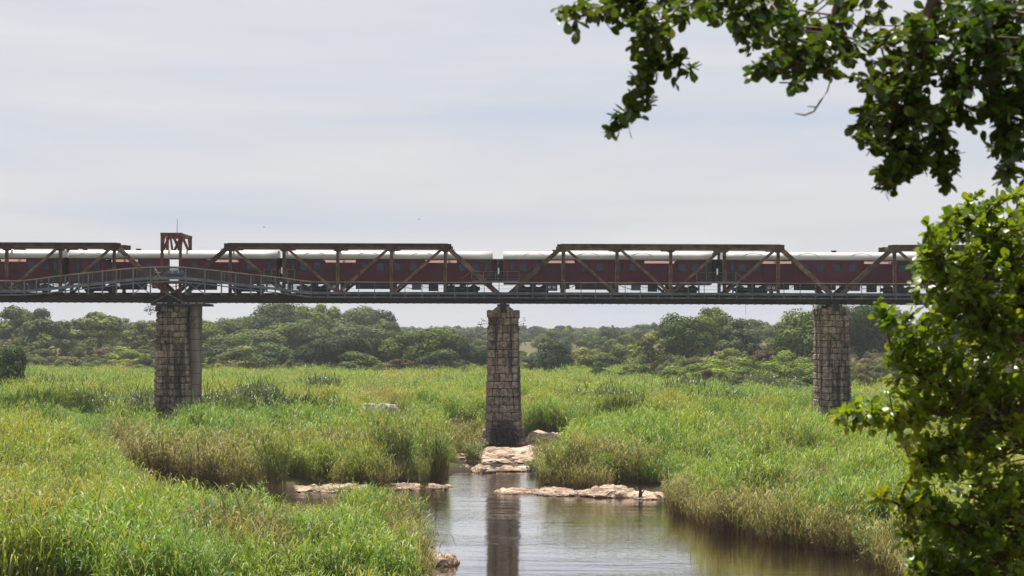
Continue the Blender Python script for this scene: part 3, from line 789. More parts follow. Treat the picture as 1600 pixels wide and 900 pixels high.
    for (a, c, top, bot, mt, nm) in layout['boxes']:
        b = MB(); b.box(X(a), X(c), YS + 0.1, YS + 1.0, ZP(bot, YS), ZP(top, YS)); 
        eq = part(nm, b, M[mt], root)
        if nm == 'fan_unit':
            for q in (0.3, 0.7):
                b = MB(); b.disc_y(X(a + (c - a) * q), YS + 0.085, ZP((top + bot) / 2, YS), 0.14, 0.02, 14); part('fan_ring', b, M['white'], eq, org=base)
                b = MB(); b.disc_y(X(a + (c - a) * q), YS + 0.07, ZP((top + bot) / 2, YS), 0.08, 0.02, 12); part('fan_hub', b, M['red_dot'], eq, org=base)
        if nm == 'battery_box':
            kk = max(2, int((c - a) / 16))
            for q in range(kk):
                b = MB(); xa, xb = X(a + (c - a) * q / kk) + 0.06, X(a + (c - a) * (q + 1) / kk) - 0.06
                b.box(xa, xb, YS + 0.075, YS + 0.098, ZP(bot - 1.5, YS), ZP(top + 1.5, YS)); part('lid', b, M['under'], eq, org=base)
    for k in range(5):       # brake pipes and rods below the floor
        a = 88 + k * 31
        b = MB(); b.tube([(X(a), YS + 0.35, zf - 0.2), (X(a + 6), YS + 0.3, ZP(448 + (k % 3), YS)), (X(a + 18), YS + 0.3, ZP(449 + (k % 2) * 2, YS)), (X(a + 25), YS + 0.35, zf - 0.2)], 0.035, 5)
        part('brake_pipe', b, M['under'], root)
    return root
STD = dict(strips=[(61,112),(220,270)], windows=[30,52,127,151,177,202,279,300], doors=[14,316], arcs=[47,132,216], vents=[80,175,262],
           boxes=[(66,84,443,454,'equip','fan_unit'), (88,103,443,451,'under','air_tank'), (112,176,443,452,'under','battery_box'), (200,214,443,453,'equip','water_tank'), (226,240,443,455,'under','air_tank')])
BAR = dict(strips=[(58,108),(216,266)], windows=[43,127,196,284], doors=[14,314], arcs=[33], vents=[22,55,106,240],
           opening=(150,173), boxes=[(80,120,443,454,'under','battery_box'), (130,150,443,452,'equip','fan_unit'), (190,230,443,454,'under','battery_box')])
coach(-230, 'maroon coach cut off by the left edge of the view', STD)
coach(107, 'maroon coach with an open see-through doorway below the gantry', BAR)
coach(443.5, 'maroon coach inside the truss left of the middle stone pier', STD)
coach(787, 'maroon coach starting just right of the middle stone pier', STD)
coach(1130.5, 'maroon coach passing over the right stone pier', STD)
coach(1472, 'maroon coach hidden behind the leafy bush at the right edge', STD)

# ------------------------------------------------------------------ piers
def stone_mesh(seed):
    r = random.Random(seed)
    bm = bmesh.new(); bmesh.ops.create_cube(bm, size=1.0)
    bmesh.ops.bevel(bm, geom=list(bm.edges), offset=0.13, segments=1, affect='EDGES', profile=0.5)
    for v in bm.verts:
        v.co += Vector((r.uniform(-1, 1), r.uniform(-1, 1), r.uniform(-1, 1))) * 0.035
        if v.co.y < -0.3: v.co.y -= r.uniform(0.0, 0.16)
    me = bpy.data.meshes.new('stone'); bm.to_mesh(me); bm.free(); me.materials.append(M['stone']); return me
STONES = [stone_mesh(100 + i) for i in range(12)]
def pier(name, label, xl_t, xr_t, xl_b, xr_b, py_t, py_b, z_base, courses, plinth=None, capc=1):
    """tapering coursed-stone pier; x given as photograph columns of its front face at Y=199.8"""
    Y0 = 200.3; dep = 6.2
    top, bot = ZP(py_t, Y0), ZP(py_b, Y0)
    cx = (XP(xl_b, Y0) + XP(xr_b, Y0)) / 2
    root = empty('stone_pier', (cx, Y0 + dep / 2, z_base), label, 'bridge pier', 'stone piers of the railway bridge')
    base = root.location
    r = random.Random(name)
    hs = [(top - bot) / courses * r.uniform(0.9, 1.1) for _ in range(courses)]
    k_ = (top - bot) / sum(hs); hs = [h * k_ for h in hs]
    def ext(z):
        f = (z - bot) / (top - bot)
        xl = XP(xl_b, Y0) + (XP(xl_t, Y0) - XP(xl_b, Y0)) * f; xr = XP(xr_b, Y0) + (XP(xr_t, Y0) - XP(xr_b, Y0)) * f
        return xl, xr, Y0 - 0.25 * (1 - f), Y0 + dep + 0.25 * (1 - f)
    # mortar core
    b = MB(); vs = []
    for z in (z_base - 0.6, top - 0.05):
        xl, xr, ya, yb_ = ext(max(z, bot))
        i = 0.14; vs += [(xl+i, ya+i, z), (xr-i, ya+i, z), (xr-i, yb_-i, z), (xl+i, yb_-i, z)]
    b.add(vs, [(0,3,2,1),(4,5,6,7),(0,1,5,4),(1,2,6,5),(2,3,7,6),(3,0,4,7)])
    part('core', b, M['mortar'], root)
    def put(cx_, cy_, cz_, w_, h_, d_, rot):
        o = link('stone', STONES[r.randrange(12)], root)
        o.location = Vector((cx_, cy_, cz_)) - base; o.rotation_euler = (0, 0, rot)
        o.scale = (w_, d_, h_)
    z = top
    for c in range(courses):
        h = hs[c]; zc = z - h / 2; z -= h
        xl, xr, ya, yb_ = ext(zc)
        g_ = 0.05
        if c < capc: xl -= 0.12; xr += 0.12; ya -= 0.1; yb_ += 0.1
        if plinth and c >= courses - plinth: xl -= 0.26; xr += 0.26; ya -= 0.3; yb_ += 0.3
        W = xr - xl; D = 0.44
        def split(n, lo=0.75, hi=1.3):
            ws = [r.uniform(lo, hi) for _ in range(n)]; s = sum(ws); return [q / s for q in ws]
        for face in (0, 1):
            n = 4 if c % 2 else 5
            if plinth and c >= courses - plinth: n = 2 + c % 2
            x = xl
            for q in split(n):
                wd = q * W
                yy = ya + D / 2 if face == 0 else yb_ - D / 2
                put(x + wd / 2, yy + r.uniform(-0.06, 0.04) * (1 if face == 0 else -1), zc, wd - g_, h - g_, D, 0 if face == 0 else math.pi); x += wd
        for side in (0, 1):
            y = ya + D
            for q in split(4):
                wd = q * (yb_ - ya - 2 * D)
                xx = xl + D / 2 if side == 0 else xr - D / 2
                put(xx + r.uniform(-0.05, 0.05), y + wd / 2, zc, wd - g_, h - g_, D, -math.pi / 2 if side == 0 else math.pi / 2); y += wd
    # bearing shoe on top
    xc = (XP(xl_t, Y0) + XP(xr_t, Y0)) / 2
    for yb2 in (YN, YF):
        b = MB()
        b.add([(xc-1.05,yb2-0.5,top),(xc+1.05,yb2-0.5,top),(xc+0.5,yb2-0.3,ZC-0.3),(xc-0.5,yb2-0.3,ZC-0.3),(xc-1.05,yb2+0.5,top),(xc+1.05,yb2+0.5,top),(xc+0.5,yb2+0.3,ZC-0.3),(xc-0.5,yb2+0.3,ZC-0.3)],
              [(0,1,2,3),(7,6,5,4),(0,4,5,1),(1,5,6,2),(2,6,7,3),(3,7,4,0)])
        part('bedstone', b, M['stone'], root)
        b = MB(); b.box(xc - 0.62, xc + 0.62, yb2 - 0.34, yb2 + 0.34, ZC - 0.297, ZC - 0.14); b.box(xc - 0.3, xc + 0.3, yb2 - 0.58, yb2 - 0.52, top - 0.3, ZCT)
        part('bearing_shoe', b, M['dark_steel'], root)
    return root
pier('a', 'stone pier with a concrete column at its side, under the gantry', 244.5, 289, 241, 299, 479, 641, 0.9, 16)
pr = pier('b', 'middle stone pier streaked dark, standing on pale rocks by the water', 764, 809, 758, 816, 484, 695.5, 0.05, 17, plinth=2)
pier('c', 'right stone pier beside the leafy bush, dark forest behind', 1286, 1326.5, 1284.5, 1331, 480, 645, 0.9, 16)
# padstone blocks in a gable on the two plain piers
# concrete column beside the left pier
Y0 = 201.2
root = empty('concrete_column', (XP(304, Y0), Y0 + 0.6, 0.6), 'round pale concrete column on the right side of the left pier', 'bridge pier')
zt2, zb2 = ZP(479, Y0), ZP(655, Y0)
nseg = 10
for k in range(nseg):
    za, zb = zb2 + (zt2 - zb2) * k / nseg + 0.02, zb2 + (zt2 - zb2) * (k + 1) / nseg - 0.02
    b = MB(); b.tube([(XP(304, Y0), Y0 + 0.6, za), (XP(304, Y0), Y0 + 0.6, za + 0.03), (XP(304, Y0), Y0 + 0.6, zb - 0.03), (XP(304, Y0), Y0 + 0.6, zb)], [0.66, 0.70, 0.70, 0.66], 24)
    part('ring', b, M['concrete'], root)
b = MB(); b.tube([(XP(304, Y0), Y0 + 0.6, 0.3), (XP(304, Y0), Y0 + 0.6, zt2)], 0.62, 18); part('shaft', b, M['mortar'], root)
root = empty('bearing_platform', (XP(280, 199.6), 200, ZP(477, 199.6)), 'dark timber bearers spread across the top of the left pier', 'platform')
for (a, c, p0, p1, y0) in ((225, 240, 472.4, 475.2, 198.9), (322, 337, 472.4, 475.2, 198.9), (237, 321, 475.4, 479.0, 199.0), (237, 321, 475.4, 479.0, 203.2)):
    b = MB(); b.box(XP(a, 199.6), XP(c, 199.6), y0, y0 + 2.0, ZP(p1, 199.6), ZP(p0, 199.6)); part('bearer', b, M['deck_wood'], root)
b = MB(); b.box(XP(240, 199.6), XP(318, 199.6), 199.15, 206, ZP(475.2, 199.6), ZC - 0.14); part('packing_slab', b, M['girder'], root)

# ------------------------------------------------------------------ rocks
def rock(cx, cy, zb, rx, ry, rz, seed, label, group=None, flat=0.75, rough=1.0):
    bm = bmesh.new(); bmesh.ops.create_icosphere(bm, subdivisions=5, radius=1.0)
    off = Vector((seed * 7.3, seed * 3.1, seed * 1.7))
    for v in bm.verts:
        p = v.co.copy()
        p.z = max(-0.6, min(p.z, flat + 0.12 * p.z))
        q = Vector((p.x * rx, p.y * ry, p.z * rz))
        n = mnoise.fractal(Vector((q.x * 0.5, q.y * 0.5, q.z * 1.2)) + off, 0.7, 2.2, 5)
        n2 = mnoise.noise(Vector((q.x * 0.22, q.y * 0.22, 0)) + off)
        ridge = abs(mnoise.noise(Vector((q.x * 0.9, q.y * 0.6, q.z * 1.5)) + off * 2))
        n3 = mnoise.fractal(Vector((q.x * 1.6, q.y * 1.2, q.z * 3)) + off, 0.6, 2.1, 4)
        crack = max(0.0, 0.10 - abs(mnoise.noise(Vector((q.x * 0.55, q.y * 0.9, 0)) + off * 3))) * 10
        n *= rough; n2 *= rough; n3 *= rough; crack *= rough
        s = 1 + 0.20 * n + 0.25 * n2
        v.co = Vector((q.x * s, q.y * s, q.z * (1 + 0.5 * n + 0.55 * n2) + 0.14 * n3 - 0.22 * crack * (p.z > 0)))
    me = bpy.data.meshes.new('rock'); bm.to_mesh(me); bm.free(); me.materials.append(M['rock'])
    o = link('rock', me); o.location = (cx, cy, zb)
    return tag(o, label, 'rock', group)
def rock_px(x0, x1, ytop, ybase, label, depth, seed, flat=0.75):
    Y = EYE * F / (ybase - YH)
    w = (x1 - x0) / F * Y / 2
    h = (ybase - ytop) / F * Y
    # part of the seen height is the far slope of the slab itself
    rise = max(0.14, (h - depth * (EYE / Y)) * 0.85)
    return rock(XP((x0 + x1) / 2, Y), Y + depth / 2, 0.0, w, depth / 2, rise / (flat * 1.0), seed, label, None, flat)
rock_px(704, 868, 696, 724, 'broad tan slab in front of the middle pier', 14, 1)
rock_px(808, 912, 677, 698, 'pale slab right behind the middle pier foot', 10, 2)
rock_px(676, 768, 678, 699, 'low pale slab reaching left from the middle pier foot', 9, 3)
rock_px(735, 774, 727, 739, 'rounded boulder at the top of the small rapid', 3.5, 4)
rock_px(704, 738, 722, 737, 'brown boulder beside the tall reed clump at the rapid', 4, 5)
rock_px(774, 838, 728, 737, 'flat wet slab under the white water', 3, 14)
rock_px(770, 850, 762, 772, 'low left tip of the rocky ledge in the river', 3.5, 6)
rock_px(830, 925, 759, 775, 'middle hump of the rocky ledge in the river', 5, 7)
rock_px(905, 1000, 756, 778, 'broad pinkish right hump of the rocky ledge', 6, 8)
rock_px(980, 1048, 765, 780, 'low right end of the ledge under overhanging reeds', 5, 9)
rock_px(668, 718, 859, 884, 'square tan boulder at the tip of the near left reed bank', 3.0, 10, 0.85)
for (px, Y_, w_, seed_, lab) in ((579, 226, 1.25, 11, 'left pale boulder among the reeds below the span'), (604, 223, 1.6, 12, 'right pale boulder among the reeds below the span')):
    x_ = XP(px, Y_); z_ = gz(x_, Y_)
    rk = rock(x_, Y_, z_, w_ * 1.15, 1.3, (ZP(628 if seed_ == 11 else 632, Y_) - z_) * 1.02, seed_ + 20, lab, None, 0.75, 0.35)
    rk.data.materials[0] = M['pale_rock']
rock_px(430, 575, 748, 770, 'long tan ledge behind the near reed bank', 8, 13, 0.6)
rock_px(560, 705, 755, 766, 'thin low ledge at the foot of the reed clumps', 5, 15, 0.6)

# ------------------------------------------------------------------ reeds
def reed_tuft(name, seed, n, rad, h0, h1, lean, mat, leaves=6, lw=0.024, splay=0.0):
    r = np.random.default_rng(seed)
    V, Q, T, up, lr = [], [], [], [], []
    def vadd(p, u, l):
        V.append(p); up.append(u); lr.append(l); return len(V) - 1
    H = h1
    for i in range(n):
        a = r.uniform(0, 2*np.pi); rr = rad * np.sqrt(r.uniform(0, 1))
        bx, by = rr * np.cos(a), rr * np.sin(a)
        h = r.uniform(h0, h1)
        la = r.uniform(0, 2*np.pi); lm = lean * r.uniform(0.2, 1) 
        dx, dy = lm * np.cos(la) + splay * bx / max(rad, .01), lm * np.sin(la) + splay * by / max(rad, .01)
        def sp(t): return np.array([bx + dx * h * t * t, by + dy * h * t * t, h * t])
        l0 = r.uniform(0, 0.55)
        th = r.uniform(0, 2*np.pi); wv = np.array([np.cos(th), np.sin(th), 0]) * 0.011
        ring = []
        for t in (0, 0.5, 1.0):
            p = sp(t); k = (1 - 0.7 * t); ring.append((vadd(p - wv*k, t * h / H, l0), vadd(p + wv*k, t * h / H, l0)))
        for j in range(2): Q.append((ring[j][0], ring[j][1], ring[j+1][1], ring[j+1][0]))
        for j in range(leaves):
            t = r.uniform(0.22, 1.0) if j else 1.0
            p = sp(t); ang = r.uniform(0, 2*np.pi)
            d = np.array([np.cos(ang), np.sin(ang), 0]); s = np.array([-d[1], d[0], 0])
            ln = r.uniform(0.45, 0.9) * (0.75 + 0.4 * (1 - abs(t - 0.6))); droop = r.uniform(0.25, 1.2); up0 = r.uniform(0.75, 1.4)
            l1 = r.uniform(0, 1); wv2 = s * lw * r.uniform(0.7, 1.3) + np.array([0, 0, lw * r.uniform(-0.5, 0.5)])
            pts = []
            for q in (0.0, 0.35, 0.7, 1.0):
                pts.append(p + ln * (d * q * 0.62 + np.array([0, 0, up0 * q - droop * q * q])))
            u_ = [min(1, (t * h + 0.2) / H)] * 4
            A = [vadd(pts[0] - wv2*.5, u_[0], l1), vadd(pts[0] + wv2*.5, u_[0], l1), vadd(pts[1] - wv2, u_[1], l1), vadd(pts[1] + wv2, u_[1], l1),
                 vadd(pts[2] - wv2*.75, u_[2], l1), vadd(pts[2] + wv2*.75, u_[2], l1), vadd(pts[3], u_[3], l1)]
            Q += [(A[0],A[1],A[3],A[2]), (A[2],A[3],A[5],A[4])]; T.append((A[4],A[5],A[6]))
    return np_mesh(name, np.array(V), [np.array(Q), np.array(T)], [mat], {'up': (np.array(up, np.float32), 'FLOAT'), 'leafrand': (np.array(lr, np.float32), 'FLOAT')})

def gn_scatter(name, pts, rot, scl, pick, meshes, tilt=None):
    """one stuff object: instances of the meshes on given points"""
    srccol = bpy.data.collections.new(name + '_source')
    for i, me in enumerate(meshes):
        o = bpy.data.objects.new('%s_kind_%02d' % (name, i), me); srccol.objects.link(o)
    me = np_mesh(name, pts, [np.zeros((0, 3), int)]) if False else bpy.data.meshes.new(name)
    me.vertices.add(len(pts)); me.vertices.foreach_set('co', np.asarray(pts, np.float32).ravel())
    R3 = np.zeros((len(pts), 3), np.float32); R3[:, 2] = rot
    if tilt is not None: R3[:, :2] = tilt
    a = me.attributes.new('rot', 'FLOAT_VECTOR', 'POINT'); a.data.foreach_set('vector', R3.ravel())
    a = me.attributes.new('scl', 'FLOAT_VECTOR', 'POINT'); a.data.foreach_set('vector', np.asarray(scl, np.float32).ravel())
    a = me.attributes.new('pick', 'INT', 'POINT'); a.data.foreach_set('value', np.asarray(pick, np.int32))
    me.update()
    ob = link(name, me)
    ng = bpy.data.node_groups.new(name + '_nodes', 'GeometryNodeTree')
    ng.interface.new_socket('Geometry', in_out='INPUT', socket_type='NodeSocketGeometry')
    ng.interface.new_socket('Geometry', in_out='OUTPUT', socket_type='NodeSocketGeometry')
    gi = ng.nodes.new('NodeGroupInput'); go = ng.nodes.new('NodeGroupOutput')
    ci = ng.nodes.new('GeometryNodeCollectionInfo'); ci.inputs['Collection'].default_value = srccol
    ci.inputs['Separate Children'].default_value = True; ci.inputs['Reset Children'].default_value = True
    ip = ng.nodes.new('GeometryNodeInstanceOnPoints'); ip.inputs['Pick Instance'].default_value = True
    def named(nm, typ):
        q = ng.nodes.new('GeometryNodeInputNamedAttribute'); q.data_type = typ; q.inputs['Name'].default_value = nm
        return [x for x in q.outputs if x.enabled][0]
    ln = ng.links.new
    ln(gi.outputs[0], ip.inputs['Points']); ln(ci.outputs[0], ip.inputs['Instance'])
    ln(named('pick', 'INT'), ip.inputs['Instance Index'])
    ln(named('rot', 'FLOAT_VECTOR'), ip.inputs['Rotation']); ln(named('scl', 'FLOAT_VECTOR'), ip.inputs['Scale'])
    ln(ip.outputs[0], go.inputs[0])
    md = ob.modifiers.new('scatter', 'NODES'); md.node_group = ng
    tag(ob, kind='stuff')
    return ob

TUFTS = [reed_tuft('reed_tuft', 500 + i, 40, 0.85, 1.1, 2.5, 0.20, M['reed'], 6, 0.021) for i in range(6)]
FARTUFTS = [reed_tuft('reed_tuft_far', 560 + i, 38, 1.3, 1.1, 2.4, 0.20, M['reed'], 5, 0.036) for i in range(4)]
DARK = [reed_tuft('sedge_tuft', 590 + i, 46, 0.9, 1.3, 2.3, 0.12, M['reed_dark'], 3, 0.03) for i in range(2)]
def vnoise(x, y, s, seed):
    return np.array([mnoise.fractal(Vector((a * s + seed, b * s - seed, seed * 0.37)), 0.8, 2.0, 4) for a, b in zip(x, y)])
ROCKS = [(o.location.x, o.location.y, max(o.dimensions.x, 1), o.dimensions.y) for o in COL.objects if o.get('category') == 'rock']
def field(y0, y1, dens, seed, umin=-0.275, umax=0.275, spread=1.0):
    r = np.random.default_rng(seed)
    area = 0.5 * (umax - umin) * (y1 * y1 - y0 * y0)
    n = int(area * dens)
    Y = np.sqrt(r.uniform(y0 * y0, y1 * y1, n)); u = r.uniform(umin, umax, n); X = u * Y
    d = water_sd(X, Y)
    keep = (d > 0.7) | (Y > 212)
    keep &= ~((u > 0.066) & (Y > 300 + 60 * (0.11 - np.minimum(u, .11)) / 0.045))
    gapn = vnoise(X, Y, 0.13, seed * 0.3 + 9)
    keep &= gapn > -0.27
    keep &= (Y < 440) | (u > -0.01)
    # keep the rock slabs and the pier foot clear
    for (xa, xb, ya, yb2) in CLEAR:
        keep &= ~((X > xa) & (X < xb) & (Y > ya) & (Y < yb2))
    return X[keep], Y[keep], r
CLEAR = [(XP(690,195), XP(880,195), 168, 199.5), (XP(756,200), XP(818,200), 198, 209), (XP(690,205), XP(755,205), 196, 212), (XP(818,205), XP(902,205), 190, 210), (XP(241,200), XP(316,200), 199.5, 208), (XP(1274,200), XP(1334,200), 199.5, 208),
         (-18.4, -10.4, 178, 240), (XP(700,155), XP(840,155), 148, 172), (XP(765,140), XP(1040,140), 130, 137.6), (XP(428,142), XP(705,142), 133, 140.5)]
def reeds(name, y0, y1, dens, seed, kinds, hs=1.0, **kw):
    X, Y, r = field(y0, y1, dens, seed, **kw)
    Z = ground(X, Y) - 0.03
    d = np.where(Y < 215, water_sd(X, Y), 50)
    nz = vnoise(X, Y, 0.05, seed * 0.1) if len(X) < 60000 else np.zeros(len(X))
    s = hs * (1.0 + 0.45 * nz + r.uniform(-0.13, 0.13, len(X))) * (0.75 + 0.25 * sstep(0, 3, d))
    nz2 = vnoise(X, Y, 0.17, seed * 0.1 + 5)
    s = s * (1 + 0.42 * nz2)
    pxs = 800 + 3100 * X / Y
    s = s * np.where((pxs > 425) & (pxs < 550) & (Y < 112), 0.68, 1.0) * np.where((pxs > 832) & (pxs < 905) & (Y > 146) & (Y < 176), 0.6, 1.0) * np.where((pxs > 690) & (pxs < 760) & (Y > 148) & (Y < 172), 0.4, 1.0) * np.where((((pxs > 1262) & (pxs < 1340)) | ((pxs > 236) & (pxs < 318))) & (Y > 170) & (Y < 201), 0.62, 1.0) * (1 - 0.22 * sstep(230, 400, Y))
    s = np.clip(s, 0.4, 1.6)
    scl = np.stack([np.clip(s, .8, 1.3), np.clip(s, .8, 1.3), s * r.uniform(0.9, 1.12, len(X))], -1)
    return gn_scatter(name, np.stack([X, Y, Z], -1), r.uniform(0, 6.28, len(X)), scl, r.integers(0, len(kinds), len(X)), kinds)
reeds('reed_bed', 68, 150, 1.15, 3, TUFTS, 1.0)
reeds('reed_bed', 150, 262, 0.75, 4, TUFTS, 1.12)
reeds('reed_bed', 262, 455, 0.36, 5, FARTUFTS, 1.0)
# darker sedge patches scattered through the field
pp = []
for (px, py, wpx, n) in ((100,625,90,40),(20,612,60,40),(130,650,60,20),(1075,628,36,45),(500,618,40,30),(405,640,36,40),(450,652,60,25),(700,560,60,20),(250,640,70,20),(330,648,50,14),(1200,612,60,20),(960,640,80,20),(1130,640,40,12),(520,652,20,4)):
    Y = (EYE - 2.6) * F / (py - YH)
    for k in range(n):
        yy = Y + rng.gauss(0, 2.4); xx = XP(px, Y) + rng.gauss(0, 0.4) * wpx / F * Y
        pp.append((xx, yy, gz(xx, yy)))
pp = np.array(pp)
gn_scatter('dark_sedge', pp, nr.uniform(0, 6.28, len(pp)), np.repeat(nr.uniform(1.25, 1.7, (len(pp), 1)), 3, 1), nr.integers(0, 2, len(pp)), DARK)

pp = []
for (px, py, wpx, n) in ((300,660,70,26),(480,690,70,22),(580,622,30,9),(612,620,16,7),(700,640,60,16),(720,672,40,16),(960,655,60,20),(880,640,60,12),(150,700,80,18),(60,800,90,14),(300,850,110,16),(1010,610,60,10),(1180,700,60,8),(1090,690,50,10),(430,610,60,10),(800,625,40,8),(30,880,60,12),(1250,760,60,12),(1120,760,60,12),(1010,730,50,10),(350,700,90,24),(450,720,70,18),(560,700,50,14),(100,740,70,12),(400,860,60,10)):
    Y = (EYE - 2.4) * F / (py - YH)
    for k in range(n):
        yy = Y + rng.gauss(0, 2.2); xx = XP(px, Y) + rng.gauss(0, 0.4) * wpx / F * Y
        if float(water_sd(np.array([xx]), np.array([yy]))[0]) > 1.0: pp.append((xx, yy, gz(xx, yy)))
pp = np.array(pp)
DRY = [reed_tuft('dry_tuft', 700 + i, 40, 0.7, 1.3, 2.5, 0.25, M['reed_brown'], 4, 0.02, 0.2) for i in range(2)]
gn_scatter('dry_reeds', pp, nr.uniform(0, 6.28, len(pp)), np.repeat(nr.uniform(0.9, 1.25, (len(pp), 1)), 3, 1), nr.integers(0, 2, len(pp)), DRY)

fx, fy = [], []
for i in range(len(WPOLY)):
    (ax, ay), (bx_, by_) = WPOLY[i], WPOLY[(i + 1) % len(WPOLY)]
    ln_ = math.hypot(bx_ - ax, by_ - ay); nrm_ = (-(by_ - ay) / max(ln_, .01), (bx_ - ax) / max(ln_, .01))
    for k in range(int(ln_ / 0.55)):
        t_ = (k + rng.random()) / max(1, int(ln_ / 0.55)); o_ = rng.uniform(-0.9, 0.9)
        fx.append(ax + (bx_ - ax) * t_ + nrm_[0] * o_); fy.append(ay + (by_ - ay) * t_ + nrm_[1] * o_)
fx, fy = np.array(fx), np.array(fy); dd = water_sd(fx, fy)
ok = (dd > -0.25) & (dd < 1.0) & (fy > 78)
for (xa, xb, ya, yb2) in CLEAR: ok &= ~((fx > xa - .5) & (fx < xb + .5) & (fy > ya - 2.5) & (fy < yb2))
fx, fy = fx[ok], fy[ok]
gn_scatter('bank_reeds', np.stack([fx, fy, np.maximum(ground(fx, fy), -0.08) - 0.03], -1), nr.uniform(0, 6.28, len(fx)), np.repeat(nr.uniform(0.55, 1.0, (len(fx), 1)), 3, 1), nr.integers(0, 2, len(fx)), DRY)

# separate clumps standing at the water's edge
CL_G = [reed_tuft('reed_clump', 620 + i, 170, 0.9, 2.1, 3.6, 0.16, M['reed_clump'], 6, 0.028, 0.20) for i in range(3)]
CL_B = [reed_tuft('reed_clump_brown', 640 + i, 170, 0.85, 1.7, 3.2, 0.18, M['reed_brown'], 4, 0.022, 0.28) for i in range(2)]
def clump(px, py, wpx, hpx, kind, label, lean=0.0):
    X, Y = at0(px, py, 0.15)
    me = (CL_G if kind == 'g' else CL_B)[rng.randrange(3 if kind == 'g' else 2)]
    o = link('reed_clump', me); o.location = (X, Y, max(gz(X, Y), -0.05) - 0.03)
    o.rotation_euler = (0, lean, rng.uniform(0, 6.28))
    sx = wpx / F * Y / 3.0; o.scale = (sx, sx, hpx / F * Y / 3.5)
    return tag(o, label, 'reeds', 'reed clumps at the water edge')
clump(430, 772, 72, 105, 'g', 'tall brown-footed reed clump at the left end of the inlet')
clump(372, 765, 96, 96, 'b', 'rusty reed clump just left of the tallest inlet clump')
clump(312, 753, 100, 92, 'b', 'rusty reed clump third from the right along the left inlet edge')
clump(250, 739, 100, 84, 'b', 'shadowed brown reed clump midway along the left inlet edge')
clump(200, 716, 80, 70, 'b', 'small brown reed clump at the far left end of the inlet edge')
clump(490, 752, 70, 70, 'b', 'low brown reed clump on the ledge left of the dark tuft')
clump(551, 743, 44, 64, 'b', 'narrow dark brown tuft on the ledge between two green clumps')
clump(615, 752, 72, 100, 'g', 'bright upright reed clump on the thin ledge')
clump(683, 750, 60, 82, 'g', 'brown-footed reed clump leaning over the small rapid')
clump(664, 764, 22, 50, 'g', 'small reed tuft standing in the water below the clumps')
clump(741, 726, 40, 36, 'g', 'thin reed clump on the boulders left of the rapid')
clump(834, 737, 30, 24, 'g', 'low reed tuft right of the white water')
clump(880, 757, 70, 72, 'g', 'spreading reed clump at the left end of the right bank')
clump(930, 757, 84, 78, 'b', 'brown reed clump behind the rocky ledge')
clump(990, 762, 80, 72, 'b', 'brown reed clump above the right end of the ledge')
clump(1070, 800, 66, 62, 'b', 'drooping brown clump where the right bank turns')
clump(1130, 826, 88, 74, 'b', 'wide brown clump overhanging the right bank')
clump(1215, 845, 96, 92, 'b', 'dark-hearted brown clump midway along the right bank')
clump(1300, 858, 96, 84, 'b', 'brown clump nearest the leafy bush on the right bank')
clump(1372, 880, 80, 76, 'g', 'green reed clump under the leafy bush at the water')
clump(726, 684, 56, 34, 'b', 'matted brown clump left of the middle pier foot')
clump(640, 838, 60, 66, 'g', 'green reed clump at the tip of the near left bank')
clump(655, 885, 60, 70, 'g', 'yellowish reed clump beside the square boulder')

# white water of the small rapid
mb = MB()
def foam(px, py, wpx, dpy, seed):
    r = random.Random(seed); x, y = at0(px, py); w_ = wpx / F * y / 2; d_ = dpy * y * y / (EYE * F) / 2
    n = 18; c = [(x, y, 0.06)]
    c += [(x + w_ * math.cos(2*math.pi*k/n) * r.uniform(0.6, 1.15), y + d_ * math.sin(2*math.pi*k/n) * r.uniform(0.5, 1.2), 0.012) for k in range(n)]
    mb.add(c, [(0, 1 + k, 1 + (k + 1) % n) for k in range(n)])
for i, (a, b_, c, d) in enumerate(((800,733,50,3.0),(822,729,34,3.0),(778,736,26,1.6),(845,717,26,3.0),(835,724,20,2.0))):
    foam(a, b_, c, d, i)
tag(link('white_water', mb.mesh('white_water', mats=[M['foam']])), kind='stuff')

